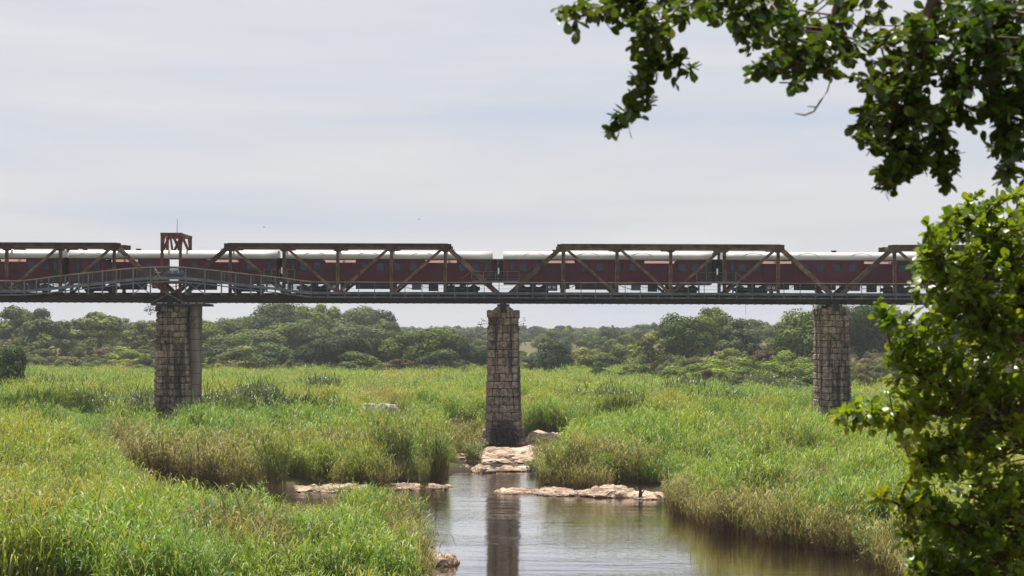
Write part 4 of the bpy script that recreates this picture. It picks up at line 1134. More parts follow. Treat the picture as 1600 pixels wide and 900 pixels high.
# ------------------------------------------------------------------ trees
def crown_mesh(name, seed, kind, nleaf):
    """unit crown: about 1 wide and 1 tall above the ground (z 0..1)"""
    r = np.random.default_rng(seed)
    lobes = []
    if kind == 'round':
        nl = 20
        for _ in range(nl):
            v = r.normal(size=3); v /= np.linalg.norm(v); rad = r.uniform(0.45, 1.0)
            c = np.array([0, 0, 0.56]) + v * rad * np.array([0.34, 0.34, 0.32])
            lobes.append((c, r.uniform(0.13, 0.25)))
    elif kind == 'umbrella':
        for _ in range(30):
            a = r.uniform(0, 6.28); q = np.sqrt(r.uniform(0, 1))
            c = np.array([0.41 * q * np.cos(a), 0.41 * q * np.sin(a), 0.80 - 0.38 * q * q + r.uniform(-0.22, 0.08)])
            lobes.append((c, r.uniform(0.09, 0.155)))
    elif kind == 'bush':
        for _ in range(28):
            a = r.uniform(0, 6.28); q = np.sqrt(r.uniform(0, 1))
            c = np.array([0.40 * q * np.cos(a), 0.40 * q * np.sin(a), 0.12 + (0.72 * (1 - 0.7 * q * q)) * r.uniform(0.1, 1.0)])
            lobes.append((c, r.uniform(0.11, 0.19)))
    else:   # ragged
        for _ in range(38):
            a = r.uniform(0, 6.28); q = np.sqrt(r.uniform(0, 1)); z = r.uniform(0.16, 0.88)
            w_ = 0.42 * (1 - 0.75 * abs(z - 0.45) / 0.5) + 0.05
            c = np.array([w_ * q * np.cos(a) * r.uniform(.8, 1.3), w_ * q * np.sin(a) * r.uniform(.8, 1.3), z])
            lobes.append((c, r.uniform(0.06, 0.14)))
    C = np.array([l[0] for l in lobes]); Rr = np.array([l[1] for l in lobes])
    pick = r.choice(len(lobes), nleaf, p=Rr**2 / np.sum(Rr**2))
    v = r.normal(size=(nleaf, 3)); v[:, 2] = np.where(v[:, 2] < -0.25, -v[:, 2], v[:, 2]) + 0.12; v /= np.linalg.norm(v, axis=1)[:, None]
    rad = Rr[pick] * (1.13 - 0.42 * r.uniform(0, 1, nleaf) ** 1.8)
    P = C[pick] + v * rad[:, None] * np.array([1.0, 1.0, 1.05]) + r.normal(scale=0.012, size=(nleaf, 3))
    nrm = v + r.normal(scale=0.17, size=(nleaf, 3)); nrm /= np.linalg.norm(nrm, axis=1)[:, None]
    t1 = np.cross(nrm, r.normal(size=(nleaf, 3))); t1 /= np.linalg.norm(t1, axis=1)[:, None]; t2 = np.cross(nrm, t1)
    sz = r.uniform(0.013, 0.031, nleaf)[:, None]
    V = np.stack([P - t1*sz, P - t2*sz*0.7, P + t1*sz, P + t2*sz*0.7], 1).reshape(-1, 3)
    V[:, 2] = np.maximum(V[:, 2], 0.0)
    V[:, 2] /= np.quantile(V[:, 2], 0.995); hw = np.quantile(np.hypot(V[:, 0], V[:, 1]), 0.98); V[:, :2] *= 0.5 / hw
    C = C * np.array([0.5 / hw, 0.5 / hw, 1.0])
    Fq = np.arange(nleaf * 4).reshape(-1, 4)
    lob = np.repeat(r.uniform(0, 1, len(lobes))[pick], 4)
    return np_mesh(name, V, [Fq], [M['tree_mid']], {'lobe': (lob.astype(np.float32), 'FLOAT')}), C
def trunk_mesh(name, seed, C, kind):
    r = random.Random(seed); b = MB()
    h0 = {'umbrella': 0.30, 'round': 0.22, 'bush': 0.05, 'ragged': 0.2}[kind]
    w0 = {'umbrella': 0.035, 'round': 0.032, 'bush': 0.015, 'ragged': 0.022}[kind]
    f = Vector((r.uniform(-.03, .03), r.uniform(-.03, .03), h0))
    b.tube([(0, 0, -0.08), (f.x * .4, f.y * .4, h0 * 0.5), f], [w0 * 1.25, w0, w0 * 0.9], 7)
    idx = list(range(len(C))); r.shuffle(idx)
    for i in idx[:12]:
        c = Vector(C[i]); m1 = f.lerp(c, 0.5) + Vector((r.uniform(-.04, .04), r.uniform(-.04, .04), 0.04))
        b.tube([f, f.lerp(m1, .55), m1, c], [w0 * 0.55, w0 * 0.42, w0 * 0.28, w0 * 0.1], 5)
    return b.mesh(name, mats=[M['bark']])
VAR = {}
for kind, cnt, nl in (('round', 3, 8000), ('umbrella', 3, 6500), ('bush', 3, 6500), ('ragged', 3, 5000)):
    VAR[kind] = []
    for i in range(cnt):
        cm, C = crown_mesh('crown', 900 + i * 17 + len(kind), kind, nl)
        VAR[kind].append((cm, trunk_mesh('trunk', 50 + i, C, kind)))
def tree(px, pytop, Y, wpx, kind, mat, label, group=None, base_py=None):
    X = XP(px, Y); zb = gz(X, Y)
    if base_py: zb = max(min(ZP(base_py, Y), zb + 8), zb - 6) if False else zb
    top = ZP(pytop, Y); h = max(top - zb, 1.2); wd = wpx / F * Y
    nm = 'bush' if kind == 'bush' else 'tree'
    root = empty(nm, (X, Y, zb - 0.05), label, nm, group)
    cm, tm = VAR[kind][rng.randrange(3)]
    rot = rng.uniform(0, 6.28)
    for me, n_ in ((cm, 'crown'), (tm, 'trunk')):
        o = link(n_, me, root); o.scale = (wd * 1.08, wd * 1.08, h * 1.03); o.rotation_euler = (0, 0, rot)
        if n_ == 'crown':
            o.material_slots[0].link = 'OBJECT'; o.material_slots[0].material = M[mat]
    return root
G1 = 'trees on the left hillside'; G2 = 'dark trees across the middle of the far bank'; G3 = 'trees on the right far bank'; G4 = 'bushes along the right far bank'; G5 = 'bushes at the foot of the left hillside'
T = tree
# left hillside, back to front
T(-12, 500, 600, 90, 'round', 'tree_olive', 'round olive tree cut by the left edge', G1)
T(38, 484, 590, 95, 'umbrella', 'tree_olive', 'tall pale olive tree second from the left edge', G1)
T(72, 503, 520, 90, 'umbrella', 'tree_grey', 'dark-trunked spreading tree in front of the tall pale olive one', G1)
T(112, 509, 640, 56, 'round', 'tree_mid', 'small distant tree peeping between two spreading crowns at left', G1)
T(155, 492, 560, 105, 'umbrella', 'tree_olive', 'broad tree with forked limbs midway between left edge and left pier', G1)
T(200, 501, 620, 64, 'ragged', 'tree_olive', 'thin olive tree right of the broad forked one', G1)
T(228, 504, 580, 70, 'ragged', 'tree_olive', 'pale tree immediately left of the left pier', G1)
T(330, 503, 560, 74, 'round', 'tree_mid', 'round tree immediately right of the concrete column', G1)
T(362, 500, 580, 66, 'round', 'tree_olive', 'olive tree at the left foot of the wooded hill', G1)
T(396, 497, 600, 70, 'round', 'tree_mid', 'tree on the left shoulder of the wooded hill', G1)
T(430, 475, 620, 84, 'round', 'tree_mid', 'tallest tree on the wooded hill', G1)
T(474, 480, 630, 84, 'round', 'tree_mid', 'second tall crown on the wooded hill right of the tallest', G1)
T(512, 479, 640, 70, 'ragged', 'tree_mid', 'pointed crown at the centre of the wooded hill', G1)
T(545, 483, 625, 80, 'round', 'tree_grey', 'greyish crown right of centre on the wooded hill', G1)
T(582, 484, 640, 76, 'round', 'tree_dark', 'dark crown on the right shoulder of the wooded hill', G1)
T(603, 502, 620, 46, 'round', 'tree_dark', 'small dark tree at the right end of the wooded hill', G1)
T(402, 518, 540, 84, 'round', 'tree_olive', 'olive tree low on the left side of the wooded hill', G1)
T(455, 506, 560, 90, 'round', 'tree_mid', 'wide green tree below the tallest crown', G1)
T(506, 512, 560, 84, 'round', 'tree_olive', 'sunlit tree below the centre of the wooded hill', G1)
T(556, 510, 570, 90, 'round', 'tree_grey', 'grey-brown tree below the right shoulder of the hill', G1)
T(350, 528, 510, 80, 'round', 'tree_mid', 'low tree right behind the concrete column', G1)
T(376, 543, 480, 86, 'bush', 'tree_olive', 'olive thicket at the front left of the wooded hill', G5)
T(430, 538, 490, 86, 'bush', 'tree_mid', 'green thicket at the front of the wooded hill', G5)
# dark middle band
T(492, 534, 455, 66, 'round', 'tree_dark', 'leftmost of the dark far-bank trees in front of the hill', G2)
T(540, 527, 450, 84, 'round', 'tree_dark', 'second dark far-bank tree from the left', G2)
T(588, 531, 455, 70, 'round', 'tree_dark', 'third dark far-bank tree, below the hill end', G2)
T(632, 522, 452, 76, 'round', 'tree_dark', 'dark tree left of the highest far-bank crown', G2)
T(678, 516, 455, 84, 'round', 'tree_mid', 'highest sunlit crown of the far-bank row', G2)
T(722, 527, 452, 64, 'round', 'tree_dark', 'dark tree close left of the middle pier', G2)
T(752, 542, 470, 50, 'round', 'tree_mid', 'small tree just behind the middle pier', G2)
T(565, 552, 440, 80, 'bush', 'tree_dark', 'dark undergrowth below the second and third dark trees', G2)
T(690, 548, 445, 90, 'bush', 'tree_dark', 'dark undergrowth below the highest far-bank crown', G2)
T(625, 562, 430, 50, 'ragged', 'bush_dead', 'brown dry shrub in front of the dark far-bank row')
# left foot
T(8, 548, 262, 84, 'bush', 'tree_dark', 'dark round bush at the left edge beyond the reeds')
T(60, 548, 500, 70, 'bush', 'tree_olive', 'olive bush under the dark-trunked tree', G5)
T(110, 560, 470, 60, 'bush', 'bush_dry', 'straw-coloured bush on the left slope', G5)
T(145, 566, 430, 64, 'bush', 'tree_mid', 'low green bush below the broad forked tree', G5)
T(200, 545, 500, 70, 'bush', 'bush_green', 'fresh green bush left of the left pier', G5)
T(228, 556, 460, 44, 'bush', 'tree_olive', 'small olive bush touching the left pier', G5)
T(172, 545, 520, 60, 'bush', 'bush_dry', 'dry bush behind the low green one on the left slope', G5)
# right of the middle pier
T(863, 537, 440, 74, 'bush', 'tree_dark', 'isolated dark bush right of the middle pier', G3)
T(838, 550, 520, 50, 'bush', 'tree_grey', 'pale bush between the middle pier and the isolated dark bush', G3)
T(920, 545, 470, 70, 'bush', 'tree_olive', 'olive bush right of the isolated dark bush', G3)
T(965, 541, 460, 76, 'bush', 'tree_olive', 'olive bush left of the snaggy tree', G3)
T(1022, 520, 440, 84, 'ragged', 'tree_olive', 'snaggy olive tree left of the big dark one', G3)
T(1075, 494, 440, 82, 'round', 'tree_dark', 'big dark round tree at the centre right', G3)
T(1112, 483, 470, 80, 'umbrella', 'tree_mid', 'tall flat-topped tree behind the big dark one', G3)
T(1148, 500, 465, 84, 'umbrella', 'tree_grey', 'drooping grey crown right of the flat-topped tree', G3)
T(1195, 548, 430, 56, 'ragged', 'bush_dead', 'reddish brown dying shrub between the trees on the right bank', G3)
T(1225, 522, 430, 60, 'bush', 'tree_olive', 'olive bush left of the dark tree by the right pier', G3)
T(1258, 487, 425, 92, 'round', 'tree_dark', 'large dark tree just left of the right pier', G3)
T(1345, 476, 430, 96, 'round', 'tree_dark', 'large dark tree just right of the right pier', G3)
T(1400, 482, 440, 90, 'round', 'tree_dark', 'dark tree half hidden by the leafy bush', G3)
T(1300, 470, 460, 80, 'round', 'tree_mid', 'tree showing around the top of the right pier', G3)
T(1480, 486, 430, 110, 'round', 'tree_mid', 'tree behind the leafy bush on the right', G3)
for i, (px, py, Y, wd, mt, lab) in enumerate(((940,566,400,40,'tree_dark','small dark shrub at the left end of the right-bank bushes'),(985,570,380,50,'tree_olive','olive shrub beside the small dark right-bank shrub'),
        (1010,572,365,44,'tree_dark','dark shrub below the snaggy tree'),(1055,572,350,80,'bush_green','pale green bush below the big dark tree'),(1110,562,350,90,'bush_green','light green bush below the flat-topped tree'),
        (1165,560,345,90,'bush_green','light green bush below the drooping grey crown'),(1215,566,340,90,'bush_green','light green bush below the reddish dying shrub'),(1262,568,335,80,'bush_green','light green bush touching the right pier on its left'),
        (1140,545,400,80,'tree_olive','olive bush in the second row of the right bank'),(1090,560,390,70,'tree_olive','olive bush hugging the foot of the big dark tree'),(1235,548,390,70,'bush_green','fresh bush at the foot of the dark tree by the right pier'),
        (1360,560,380,80,'bush_dry','pale dry bush right of the right pier'),(1395,548,400,80,'tree_olive','olive bush right of the pale dry one'),(1365,590,330,60,'bush_green','green bush low right of the right pier'),(1450,570,350,110,'bush_green','green bush behind the leafy bush'))):
    T(px, py, Y, wd, 'bush', mt, lab, G4)

# far woods beyond, one mass
def joined(kind, i, mat):
    cm, tm = VAR[kind][i]
    bm = bmesh.new(); bm.from_mesh(cm)
    k = len(bm.faces); bm.from_mesh(tm)
    bm.faces.ensure_lookup_table()
    for f in bm.faces[k:]: f.material_index = 1
    me = bpy.data.meshes.new('wood_tree'); bm.to_mesh(me); bm.free(); me.materials.append(M[mat]); me.materials.append(M['bark']); return me
WOOD = [joined('round', 0, 'tree_mid'), joined('umbrella', 1, 'tree_grey'), joined('umbrella', 2, 'tree_mid'), joined('ragged', 1, 'tree_grey'), joined('round', 2, 'tree_grey'), joined('bush', 1, 'tree_olive')]
n = 2600
Y = np.sqrt(nr.uniform(640**2, 2300**2, n)); u = nr.uniform(-0.29, 0.29, n); X = u * Y
hh = nr.uniform(5.0, 9.5, n); ww = hh * nr.uniform(0.9, 1.5, n)
gn_scatter('far_woods', np.stack([X, Y, ground(X, Y) - 0.1], -1), nr.uniform(0, 6.28, n), np.stack([ww, ww, hh], -1), nr.integers(0, 6, n), WOOD)
SCR = [joined('bush', 0, 'tree_olive'), joined('bush', 2, 'bush_dry'), joined('ragged', 0, 'tree_olive'), joined('bush', 1, 'bush_green')]
n = 1300
Y = np.sqrt(nr.uniform(435**2, 660**2, n)); u = nr.uniform(-0.28, 0.28, n); X = u * Y
hh = nr.uniform(1.0, 3.2, n); ww = hh * nr.uniform(1.1, 2.0, n)
n2 = 330
Y2 = np.sqrt(nr.uniform(312**2, 440**2, n2)); u2 = nr.uniform(0.07, 0.27, n2); k2 = Y2 > 318 + 60 * (0.11 - np.minimum(u2, .11)) / 0.045
Y = np.concatenate([Y, Y2[k2]]); X = np.concatenate([X, (u2 * Y2)[k2]]); hh = np.concatenate([hh, nr.uniform(1.8, 3.6, k2.sum())]); ww = np.concatenate([ww, nr.uniform(2.5, 5.0, k2.sum())]); n = len(X)
gn_scatter('scrub', np.stack([X, Y, ground(X, Y) - 0.1], -1), nr.uniform(0, 6.28, n), np.stack([ww, ww, hh], -1), nr.integers(0, 4, n), SCR)

# ------------------------------------------------------------------ plants and debris on the piers
def sprig(px, py, Y, rad, n, label, seed, mat='tree_dark', root_dx=0.0):
    r = random.Random(seed); x, z = XP(px, Y), ZP(py, Y)
    root = empty('pier_plant', (x + root_dx, Y + 0.35, z), label, 'plant', 'plants rooted in the bridge piers')
    b = MB(); lf = MB()
    for k in range(max(5, n // 14)):
        e_ = Vector((x + r.uniform(-1, 1) * rad, Y + r.uniform(-0.5, 0.1), z + r.uniform(-0.7, 0.9) * rad))
        b.tube([root.location, root.location.lerp(e_, .5) + Vector((0, 0, .08)), e_], [0.03, 0.02, 0.008], 4)
        for _ in range(14):
            c = e_ + Vector((r.gauss(0, .16), r.gauss(0, .16), r.gauss(0, .16))) * max(rad, .4)
            nn = Vector((r.gauss(0, 1), r.gauss(0, 1), r.gauss(0, 1))).normalized(); t1 = nn.orthogonal().normalized(); t2 = nn.cross(t1); s = r.uniform(.05, .11)
            lf.add([c - t1*s, c - t2*s*.5, c + t1*s, c + t2*s*.5], [(0,1,2,3)])
    part('stem', b, M['bark'], root); part('foliage', lf, M[mat], root)
sprig(240, 487, 199.6, 0.75, 150, 'small dark plant hanging at the upper left corner of the left pier', 1, root_dx=0.4)
sprig(250, 530, 199.5, 0.8, 170, 'dark green tuft halfway up the left pier', 2)
sprig(300, 505, 200.2, 0.6, 110, 'plant in the gap between left pier and concrete column', 3)
sprig(757, 507, 199.8, 0.7, 70, 'thin sprig sticking out left of the middle pier', 4, 'tree_mid', 0.6)
sprig(815, 508, 199.8, 0.8, 90, 'leafy sprig sticking out right of the middle pier', 5, 'tree_mid', -0.6)
sprig(776, 497, 199.7, 0.5, 70, 'green tuft near the top of the middle pier', 6, 'tree_mid')
sprig(1304, 528, 199.6, 0.7, 120, 'green tuft high on the right pier', 7, 'tree_mid')
xc, zc = XP(789, 199.2), 0.1
root = empty('flood_debris', (xc, 199.4, zc), 'dark tangle of flood-borne sticks piled against the middle pier foot', 'driftwood')
b = MB(); r = random.Random(5)
for k in range(260):
    a = r.uniform(-1.25, 1.25); rr = r.uniform(0.6, 1.0)
    x1 = xc + math.sin(a) * 1.75 * rr + r.gauss(0, .15); y1 = 199.3 - abs(math.cos(a)) * 1.5 * rr
    top_ = Vector((xc + r.gauss(0, .35) + 0.2 * math.sin(a), 199.35 - r.uniform(0, .5), zc + 2.15 + r.gauss(0, .14)))
    mid_ = Vector((xc + (x1 - xc) * 0.72, 199.2 - abs(math.cos(a)) * 1.25 * rr, zc + 1.55 + r.gauss(0, .16)))
    b.tube([top_, mid_, (x1, y1, zc + r.uniform(-0.1, 0.5))], [0.012, r.uniform(0.018, 0.04), 0.012], 4)
part('sticks', b, M['debris'], root)
b = MB(); 
for k in range(6):
    p = Vector((xc + r.uniform(-1.6, 1.6), 198.6, zc + r.uniform(.1, 1.2))); q = p + Vector((r.uniform(-1, 1), r.uniform(-.4, .2), r.uniform(-.1, .7)))
    b.tube([p, p.lerp(q, .5) + Vector((0, 0, .1)), q], [.045, .035, .02], 5)
part('branch', b, M['dead_twig'], root)
X, Y = at0(1000, 779)
b = MB(); b.tube([(X, Y, -0.2), (X + .06, Y, .45), (X - .05, Y, .95)], [.16, .12, .04], 7); b.tube([(X + .05, Y, .3), (X + .3, Y - .1, .62)], [.07, .03], 5)
tag(link('tree_stump', b.mesh('tree_stump', (X, Y, 0), [M['bark']])), 'short dark stump standing in the water at the rocky ledge', 'stump').location = (X, Y, 0)

# ------------------------------------------------------------------ foreground tree and bush
def leaf_mesh(name, seed, mat):
    r = random.Random(seed)
    n = 6; vs = []; fs = []
    curl = r.uniform(-0.25, 0.35); fold = r.uniform(0.05, 0.28); tw = r.uniform(-.25, .25)
    for i in range(n + 1):
        t = i / n
        wv = 0.31 * (math.sin(math.pi * (0.02 + 0.93 * t ** 1.25)) ** 0.62) * (0.8 + 0.35 * t)
        if i == n: wv = 0.07
        z = -curl * t * t
        a = tw * t
        for s in (-1, 0, 1):
            vs.append((t, s * wv * math.cos(a), z + abs(s) * wv * fold + s * wv * math.sin(a)))
    for i in range(n):
        for j in (0, 1):
            fs.append((i*3+j, (i+1)*3+j, (i+1)*3+j+1, i*3+j+1))
    me = bpy.data.meshes.new(name); me.from_pydata(vs, [], fs); me.materials.append(mat)
    me.polygons.foreach_set('use_smooth', [True] * len(fs)); return me
def leafy(root, limbs, regions, mat, seed, lsize, limb_mat, hang=0.0, per=(6, 9), twig_r=0.003):
    """limbs: list of (points, radii); regions: (px, py, rpx, n, y0, y1) clusters of leaves around a point"""
    r = random.Random(seed)
    samples = []
    for pts, rads in limbs:
        b = MB(); P = [Vector(p) for p in pts]
        # smooth the polyline
        fine = []; fr = []
        for i in range(len(P) - 1):
            for k in range(5):
                t = k / 5
                p0, p1, p2, p3 = P[max(i-1, 0)], P[i], P[i+1], P[min(i+2, len(P)-1)]
                fine.append(0.5 * ((2*p1) + (p2-p0)*t + (2*p0-5*p1+4*p2-p3)*t*t + (3*p1-p0-3*p2+p3)*t**3)); fr.append(rads[i] + (rads[i+1] - rads[i]) * t)
        fine.append(P[-1]); fr.append(rads[-1])
        b.tube(fine, fr, 8); part('limb' if rads[0] < 0.1 else 'trunk', b, limb_mat, root, smooth=True)
        samples += [(f, q) for f, q in zip(fine, fr) if q < 0.09]
    LM = [leaf_mesh('leaf', seed * 10 + i, mat) for i in range(6)]
    tw = MB(); leaves = []
    for (px, py, rp, n, y0, y1) in regions:
        for _ in range(n if hang > 0 else int(n * 1.35 + 0.5)):
            a = r.uniform(0, 6.28); q = math.sqrt(r.random())
            Y = r.uniform(y0, y1)
            c = Vector((XP(px + rp * q * math.cos(a), Y), Y, ZP(py + rp * q * math.sin(a), Y)))
            s = min(samples, key=lambda s_: (s_[0] - c).length_squared + 2.0 * max(0, c.x - s_[0].x) ** 2 + (4.0 * max(0, c.z - s_[0].z) ** 2 if hang > 0 else 0.3 * max(0, s_[0].z - c.z) ** 2))[0]
            gap = (c - s).length
            m1 = s.lerp(c, 0.5) + Vector((r.gauss(0, .05), r.gauss(0, .05), r.gauss(0.03, .04))) * min(1, gap * 2)
            if gap < 1.1:
                tw.tube([s, m1, c], [twig_r * 1.6, twig_r * 1.2, twig_r * .7], 4, False)
            d0 = (c - m1).normalized() if gap > 0.02 else Vector((0, 0, 1))
            for k in range(r.randint(*per)):
                d = (d0 * 0.6 + Vector((r.gauss(0, .6), r.gauss(0, .6), r.gauss(0.05 - hang, .5)))).normalized()
                base = c - d0 * r.uniform(0, 0.13)
                up = Vector((r.gauss(0, .55), r.gauss(0, .55), 1.0)); sd_ = up.cross(d)
                if sd_.length < .05: continue
                sd_.normalize(); nn = d.cross(sd_).normalized()
                L_ = lsize * r.uniform(0.6, 1.15)
                mtx = Matrix(((d.x, sd_.x, nn.x, 0), (d.y, sd_.y, nn.y, 0), (d.z, sd_.z, nn.z, 0), (0, 0, 0, 1)))
                leaves.append((base, mtx, L_, r.randrange(6)))
    def area(l): return l[2] / l[0].y
    vis = [l for l in leaves if abs(l[0].x / l[0].y) < 0.262 and -0.125 < (l[0].z - EYE) / l[0].y < 0.175]
    vis.sort(key=area, reverse=True); top = set(id(l) for l in vis[:300])
    V, Fc = [], []; nv = 0
    arr = []
    for me in LM:
        a_ = np.empty(len(me.vertices) * 3, np.float32); me.vertices.foreach_get('co', a_); arr.append(a_.reshape(-1, 3))
    fq = np.array([list(p.vertices) for p in LM[0].polygons])
    for l in leaves:
        if id(l) in top:
            o = link('leaf', LM[l[3]], root); o.matrix_local = Matrix.Translation(l[0] - root.location) @ l[1] @ Matrix.Scale(l[2], 4)
        else:
            m3 = np.array(l[1].to_3x3()); V.append(arr[l[3]] @ m3.T * l[2] + np.array(l[0] - root.location)); Fc.append(fq + nv); nv += len(arr[l[3]])
    fo = link('foliage', np_mesh('foliage', np.vstack(V), [np.vstack(Fc)], [mat], smooth=True), root); tag(fo, kind='stuff')
    tag(part('twigs', tw, M['twig'], root), kind='stuff')
    return root
# overhanging tree: trunk out of frame on the right, branches reaching in over the top
bx, by = 3.1, 7.6
root = empty('overhanging_tree', (bx, by, gz(bx, by)), 'tree reaching leafy branches down over the top right corner', 'tree')
P_ = lambda px, py, Y: (XP(px, Y), Y, ZP(py, Y))
limbs = [([(bx, by, gz(bx, by) - .2), (bx + .05, by, 10.2), (bx - .05, by - .05, 11.6), (bx - .25, by - .1, 12.6)], [0.17, 0.14, 0.12, 0.095]),
         ([(bx - .25, by - .1, 12.6), P_(1640, -120, 7.5), P_(1480, -60, 7.4), P_(1320, -35, 7.3), P_(1150, -25, 7.2), P_(1000, -10, 7.1), P_(925, 20, 7.1)], [0.07, .05, .035, .024, .016, .010, .004]),
         ([P_(1480, -60, 7.4), P_(1445, 40, 7.3), P_(1447, 90, 7.3), P_(1420, 150, 7.25), P_(1405, 230, 7.2), P_(1400, 280, 7.2)], [.024, .018, .014, .010, .007, .003]),
         ([P_(1640, -120, 7.5), P_(1560, 20, 7.3), P_(1545, 110, 7.2), P_(1580, 220, 7.2), P_(1585, 270, 7.2)], [.03, .02, .013, .008, .004]),
         ([P_(1000, -10, 7.1), P_(1012, 50, 7.1), P_(1015, 100, 7.1), P_(990, 160, 7.1), P_(966, 190, 7.1), P_(958, 212, 7.1)], [.009, .007, .005, .004, .003, .002]),
         ([P_(1320, -35, 7.3), P_(1290, 60, 7.25), P_(1270, 110, 7.2)], [.014, .008, .003]),
         ([P_(1445, 60, 7.3), P_(1500, 130, 7.3), P_(1480, 200, 7.25)], [.012, .008, .004]),
         ([P_(1012, 95, 7.1), P_(1055, 95, 7.1), P_(1082, 108, 7.1)], [.004, .003, .0015]),
         ([P_(925, 20, 7.1), P_(900, 25, 7.1), P_(885, 32, 7.1)], [.004, .003, .0015])]
regs = [(885,28,10,1,7.0,7.2),(898,45,8,1,7,7.2),(930,10,22,4,6.9,7.3),(975,18,34,13,6.8,7.4),(1030,15,36,13,6.8,7.5),(1090,8,36,12,6.8,7.5),(1150,22,40,15,6.8,7.6),
        (1010,60,24,7,6.9,7.3),(1010,95,24,6,6.9,7.2),(1055,90,18,3,7,7.2),(1078,108,6,1,7,7.2),(1000,130,20,5,7,7.2),(985,160,16,4,7,7.2),(968,188,14,4,7,7.2),(957,208,6,1,7,7.2),
        (1200,40,46,20,6.8,7.7),(1260,60,46,22,6.8,7.7),(1190,95,30,9,6.9,7.5),(1250,105,32,10,6.9,7.5),(1300,80,36,11,6.9,7.6),(1340,60,36,9,6.9,7.6),(1310,15,24,3,7,7.6),
        (1400,60,50,20,6.9,7.7),(1460,50,50,20,6.9,7.7),(1520,50,60,30,6.9,7.8),(1580,60,60,34,6.9,7.8),(1400,130,50,18,6.9,7.6),(1460,140,50,20,6.9,7.6),
        (1360,150,34,9,7,7.5),(1380,200,44,20,6.9,7.5),(1430,210,50,24,6.9,7.5),(1400,255,36,14,7,7.4),(1455,250,36,13,7,7.4),(1480,280,14,2,7,7.3),(1340,200,16,3,7,7.3),(1378,285,12,2,7,7.3),
        (1530,140,50,22,6.9,7.7),(1590,150,60,30,6.9,7.8),(1590,220,40,16,7,7.6),(1585,265,24,6,7,7.5),(1640,100,60,20,6.9,7.8),(1500,190,30,7,7,7.5)]
leafy(root, limbs, regs, M['leaf_over'], 3, 0.052, M['twig'], 0.15, (11, 16))
b = MB(); b.tube([P_(1300, 95, 7.2), P_(1299, 120, 7.17), P_(1293, 141, 7.15), P_(1283, 155, 7.15), P_(1272, 172, 7.15), P_(1258, 178, 7.15), P_(1242, 175, 7.15)], [.003, .003, .003, .0038, .0038, .0034, .0018], 6); b.tube([P_(1277, 165, 7.15), P_(1262, 164, 7.15)], [.003, .0018], 5)
part('dead_twig', b, M['dead_twig'], root)

bx, by = 2.75, 9.3
root = empty('leafy_bush', (bx, by, gz(bx, by)), 'glossy leafy bush filling the right edge in front of the river', 'bush')
limbs = [([(bx, by, gz(bx, by) - .2), (bx - .05, by, 9.6), P_(1610, 690, 9.2), P_(1540, 660, 9.1), P_(1500, 690, 9.0), P_(1440, 720, 8.9)], [.10, .08, .045, .028, .018, .006]),
         ([(bx - .05, by, 9.6), P_(1640, 600, 9.3), P_(1580, 530, 9.2), P_(1520, 470, 9.1), P_(1470, 420, 9.0), P_(1440, 385, 9)], [.07, .04, .026, .018, .012, .004]),
         ([P_(1640, 600, 9.3), P_(1600, 450, 9.4), P_(1560, 380, 9.3), P_(1510, 330, 9.2)], [.035, .022, .014, .004]),
         ([P_(1600, 640, 9.3), P_(1530, 640, 9.2), P_(1450, 590, 9.0), P_(1400, 560, 8.8), P_(1385, 500, 8.7)], [.03, .022, .014, .008, .003]),
         ([P_(1530, 640, 9.1), P_(1460, 645, 8.9), P_(1380, 650, 8.7), P_(1310, 655, 8.6)], [.02, .013, .007, .002]),
         ([(bx, by, gz(bx, by)), P_(1600, 820, 9.1), P_(1530, 830, 9.0), P_(1450, 800, 8.9), P_(1380, 778, 8.8)], [.06, .03, .02, .012, .003]),
         ([P_(1600, 820, 9.1), P_(1520, 900, 9.0), P_(1440, 890, 8.9)], [.03, .018, .005])]
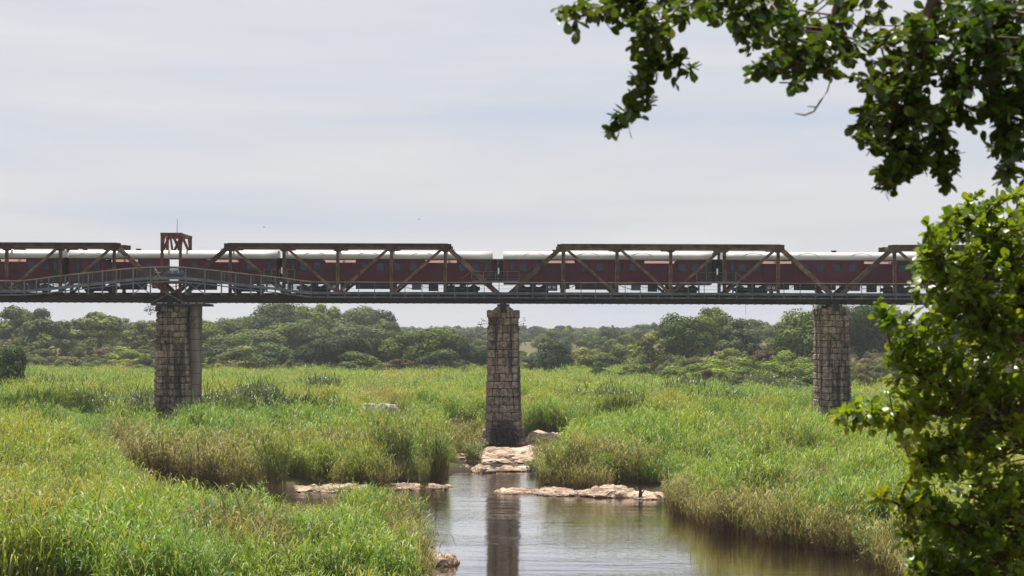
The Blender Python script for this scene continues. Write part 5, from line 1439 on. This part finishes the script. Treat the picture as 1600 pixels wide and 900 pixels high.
regs = [(1500,335,26,6,8.9,9.5),(1540,320,30,8,8.9,9.6),(1590,330,40,16,8.8,9.8),(1460,370,30,8,8.8,9.4),(1510,380,40,20,8.8,9.6),(1570,390,50,28,8.8,9.8),(1440,400,18,3,8.8,9.3),(1610,410,50,24,8.8,9.8),
        (1450,430,28,9,8.8,9.4),(1500,440,42,22,8.8,9.6),(1560,450,50,30,8.8,9.8),(1610,490,50,26,8.8,9.8),(1450,480,30,10,8.7,9.4),(1395,495,26,6,8.6,9.0),(1372,475,8,1,8.6,8.9),(1500,500,46,26,8.7,9.6),(1560,520,50,28,8.8,9.8),
        (1420,540,30,9,8.7,9.2),(1385,560,16,2,8.6,9.0),(1460,550,44,22,8.7,9.5),(1520,570,50,30,8.7,9.8),(1590,580,56,34,8.7,9.9),(1400,600,30,8,8.6,9.2),(1450,610,40,20,8.7,9.4),(1510,640,50,32,8.7,9.8),(1590,650,60,36,8.7,9.9),
        (1350,650,30,8,8.5,8.9),(1315,655,14,3,8.5,8.8),(1390,655,28,9,8.5,9.0),(1440,680,34,18,8.6,9.3),(1500,720,50,36,8.6,9.8),(1580,730,60,40,8.6,9.9),(1430,740,30,12,8.6,9.3),(1375,775,14,3,8.6,9.0),(1410,780,24,6,8.6,9.2),
        (1450,800,36,22,8.6,9.5),(1520,810,54,40,8.6,9.8),(1590,820,60,42,8.6,9.9),(1440,860,34,18,8.6,9.4),(1500,880,54,36,8.6,9.8),(1580,890,60,40,8.6,9.9),(1640,700,60,20,8.7,9.8),(1640,850,60,20,8.7,9.8),(1470,920,60,24,8.6,9.6),(1580,940,60,24,8.6,9.6)]
leafy(root, limbs, regs, M['leaf_bush'], 7, 0.048, M['twig'], -0.1, (12, 17))

# ------------------------------------------------------------------ birds far away over the bridge
for i, (px, py, lab) in enumerate(((467, 309, 'tiny dark bird gliding high above the truss between left and middle piers'), (412, 356, 'tiny dark bird close above the bridge right of the red gantry'), (655, 343, 'tiny dark bird in the sky a little left of the middle pier'))):
    Y = 260; x, z = XP(px, Y), ZP(py, Y)
    bm = bmesh.new()
    b = MB(); b.tube([(-.02, .14, 0), (0, .06, .01), (0, -.05, 0), (0, -.16, -.01)], [.012, .035, .04, .006], 6)
    for s in (-1, 1): b.add([(s*.03, .05, .01), (s*.17, .07, .06), (s*.32, -.02, .03), (s*.16, -.03, .05), (s*.03, -.05, .01), (s*.17, .02, .045)], [(0,1,5), (1,2,5), (2,3,5), (3,4,5), (4,0,5)])
    o = link('bird', b.mesh('bird', mats=[M['dark_steel']])); o.location = (x, Y, z); o.rotation_euler = (0, 0.2, rng.uniform(0, 3)); o.scale = (0.9,) * 3
    tag(o, lab, 'bird', 'birds in the sky'); bm.free()

# ------------------------------------------------------------------ haze
b = MB(); b.box(-4800, 4800, -70, 2960, -3.0, 46.0)
m, t = new_mat('air_haze')
pv = t.nodes.new('ShaderNodeVolumePrincipled'); pv.inputs['Color'].default_value = (0.90, 0.94, 1.0, 1); pv.inputs['Density'].default_value = 0.00012
o_ = t.nodes.new('ShaderNodeOutputMaterial'); t.links.new(pv.outputs[0], o_.inputs['Volume'])
tag(link('haze', b.mesh('haze', mats=[m])), kind='stuff')
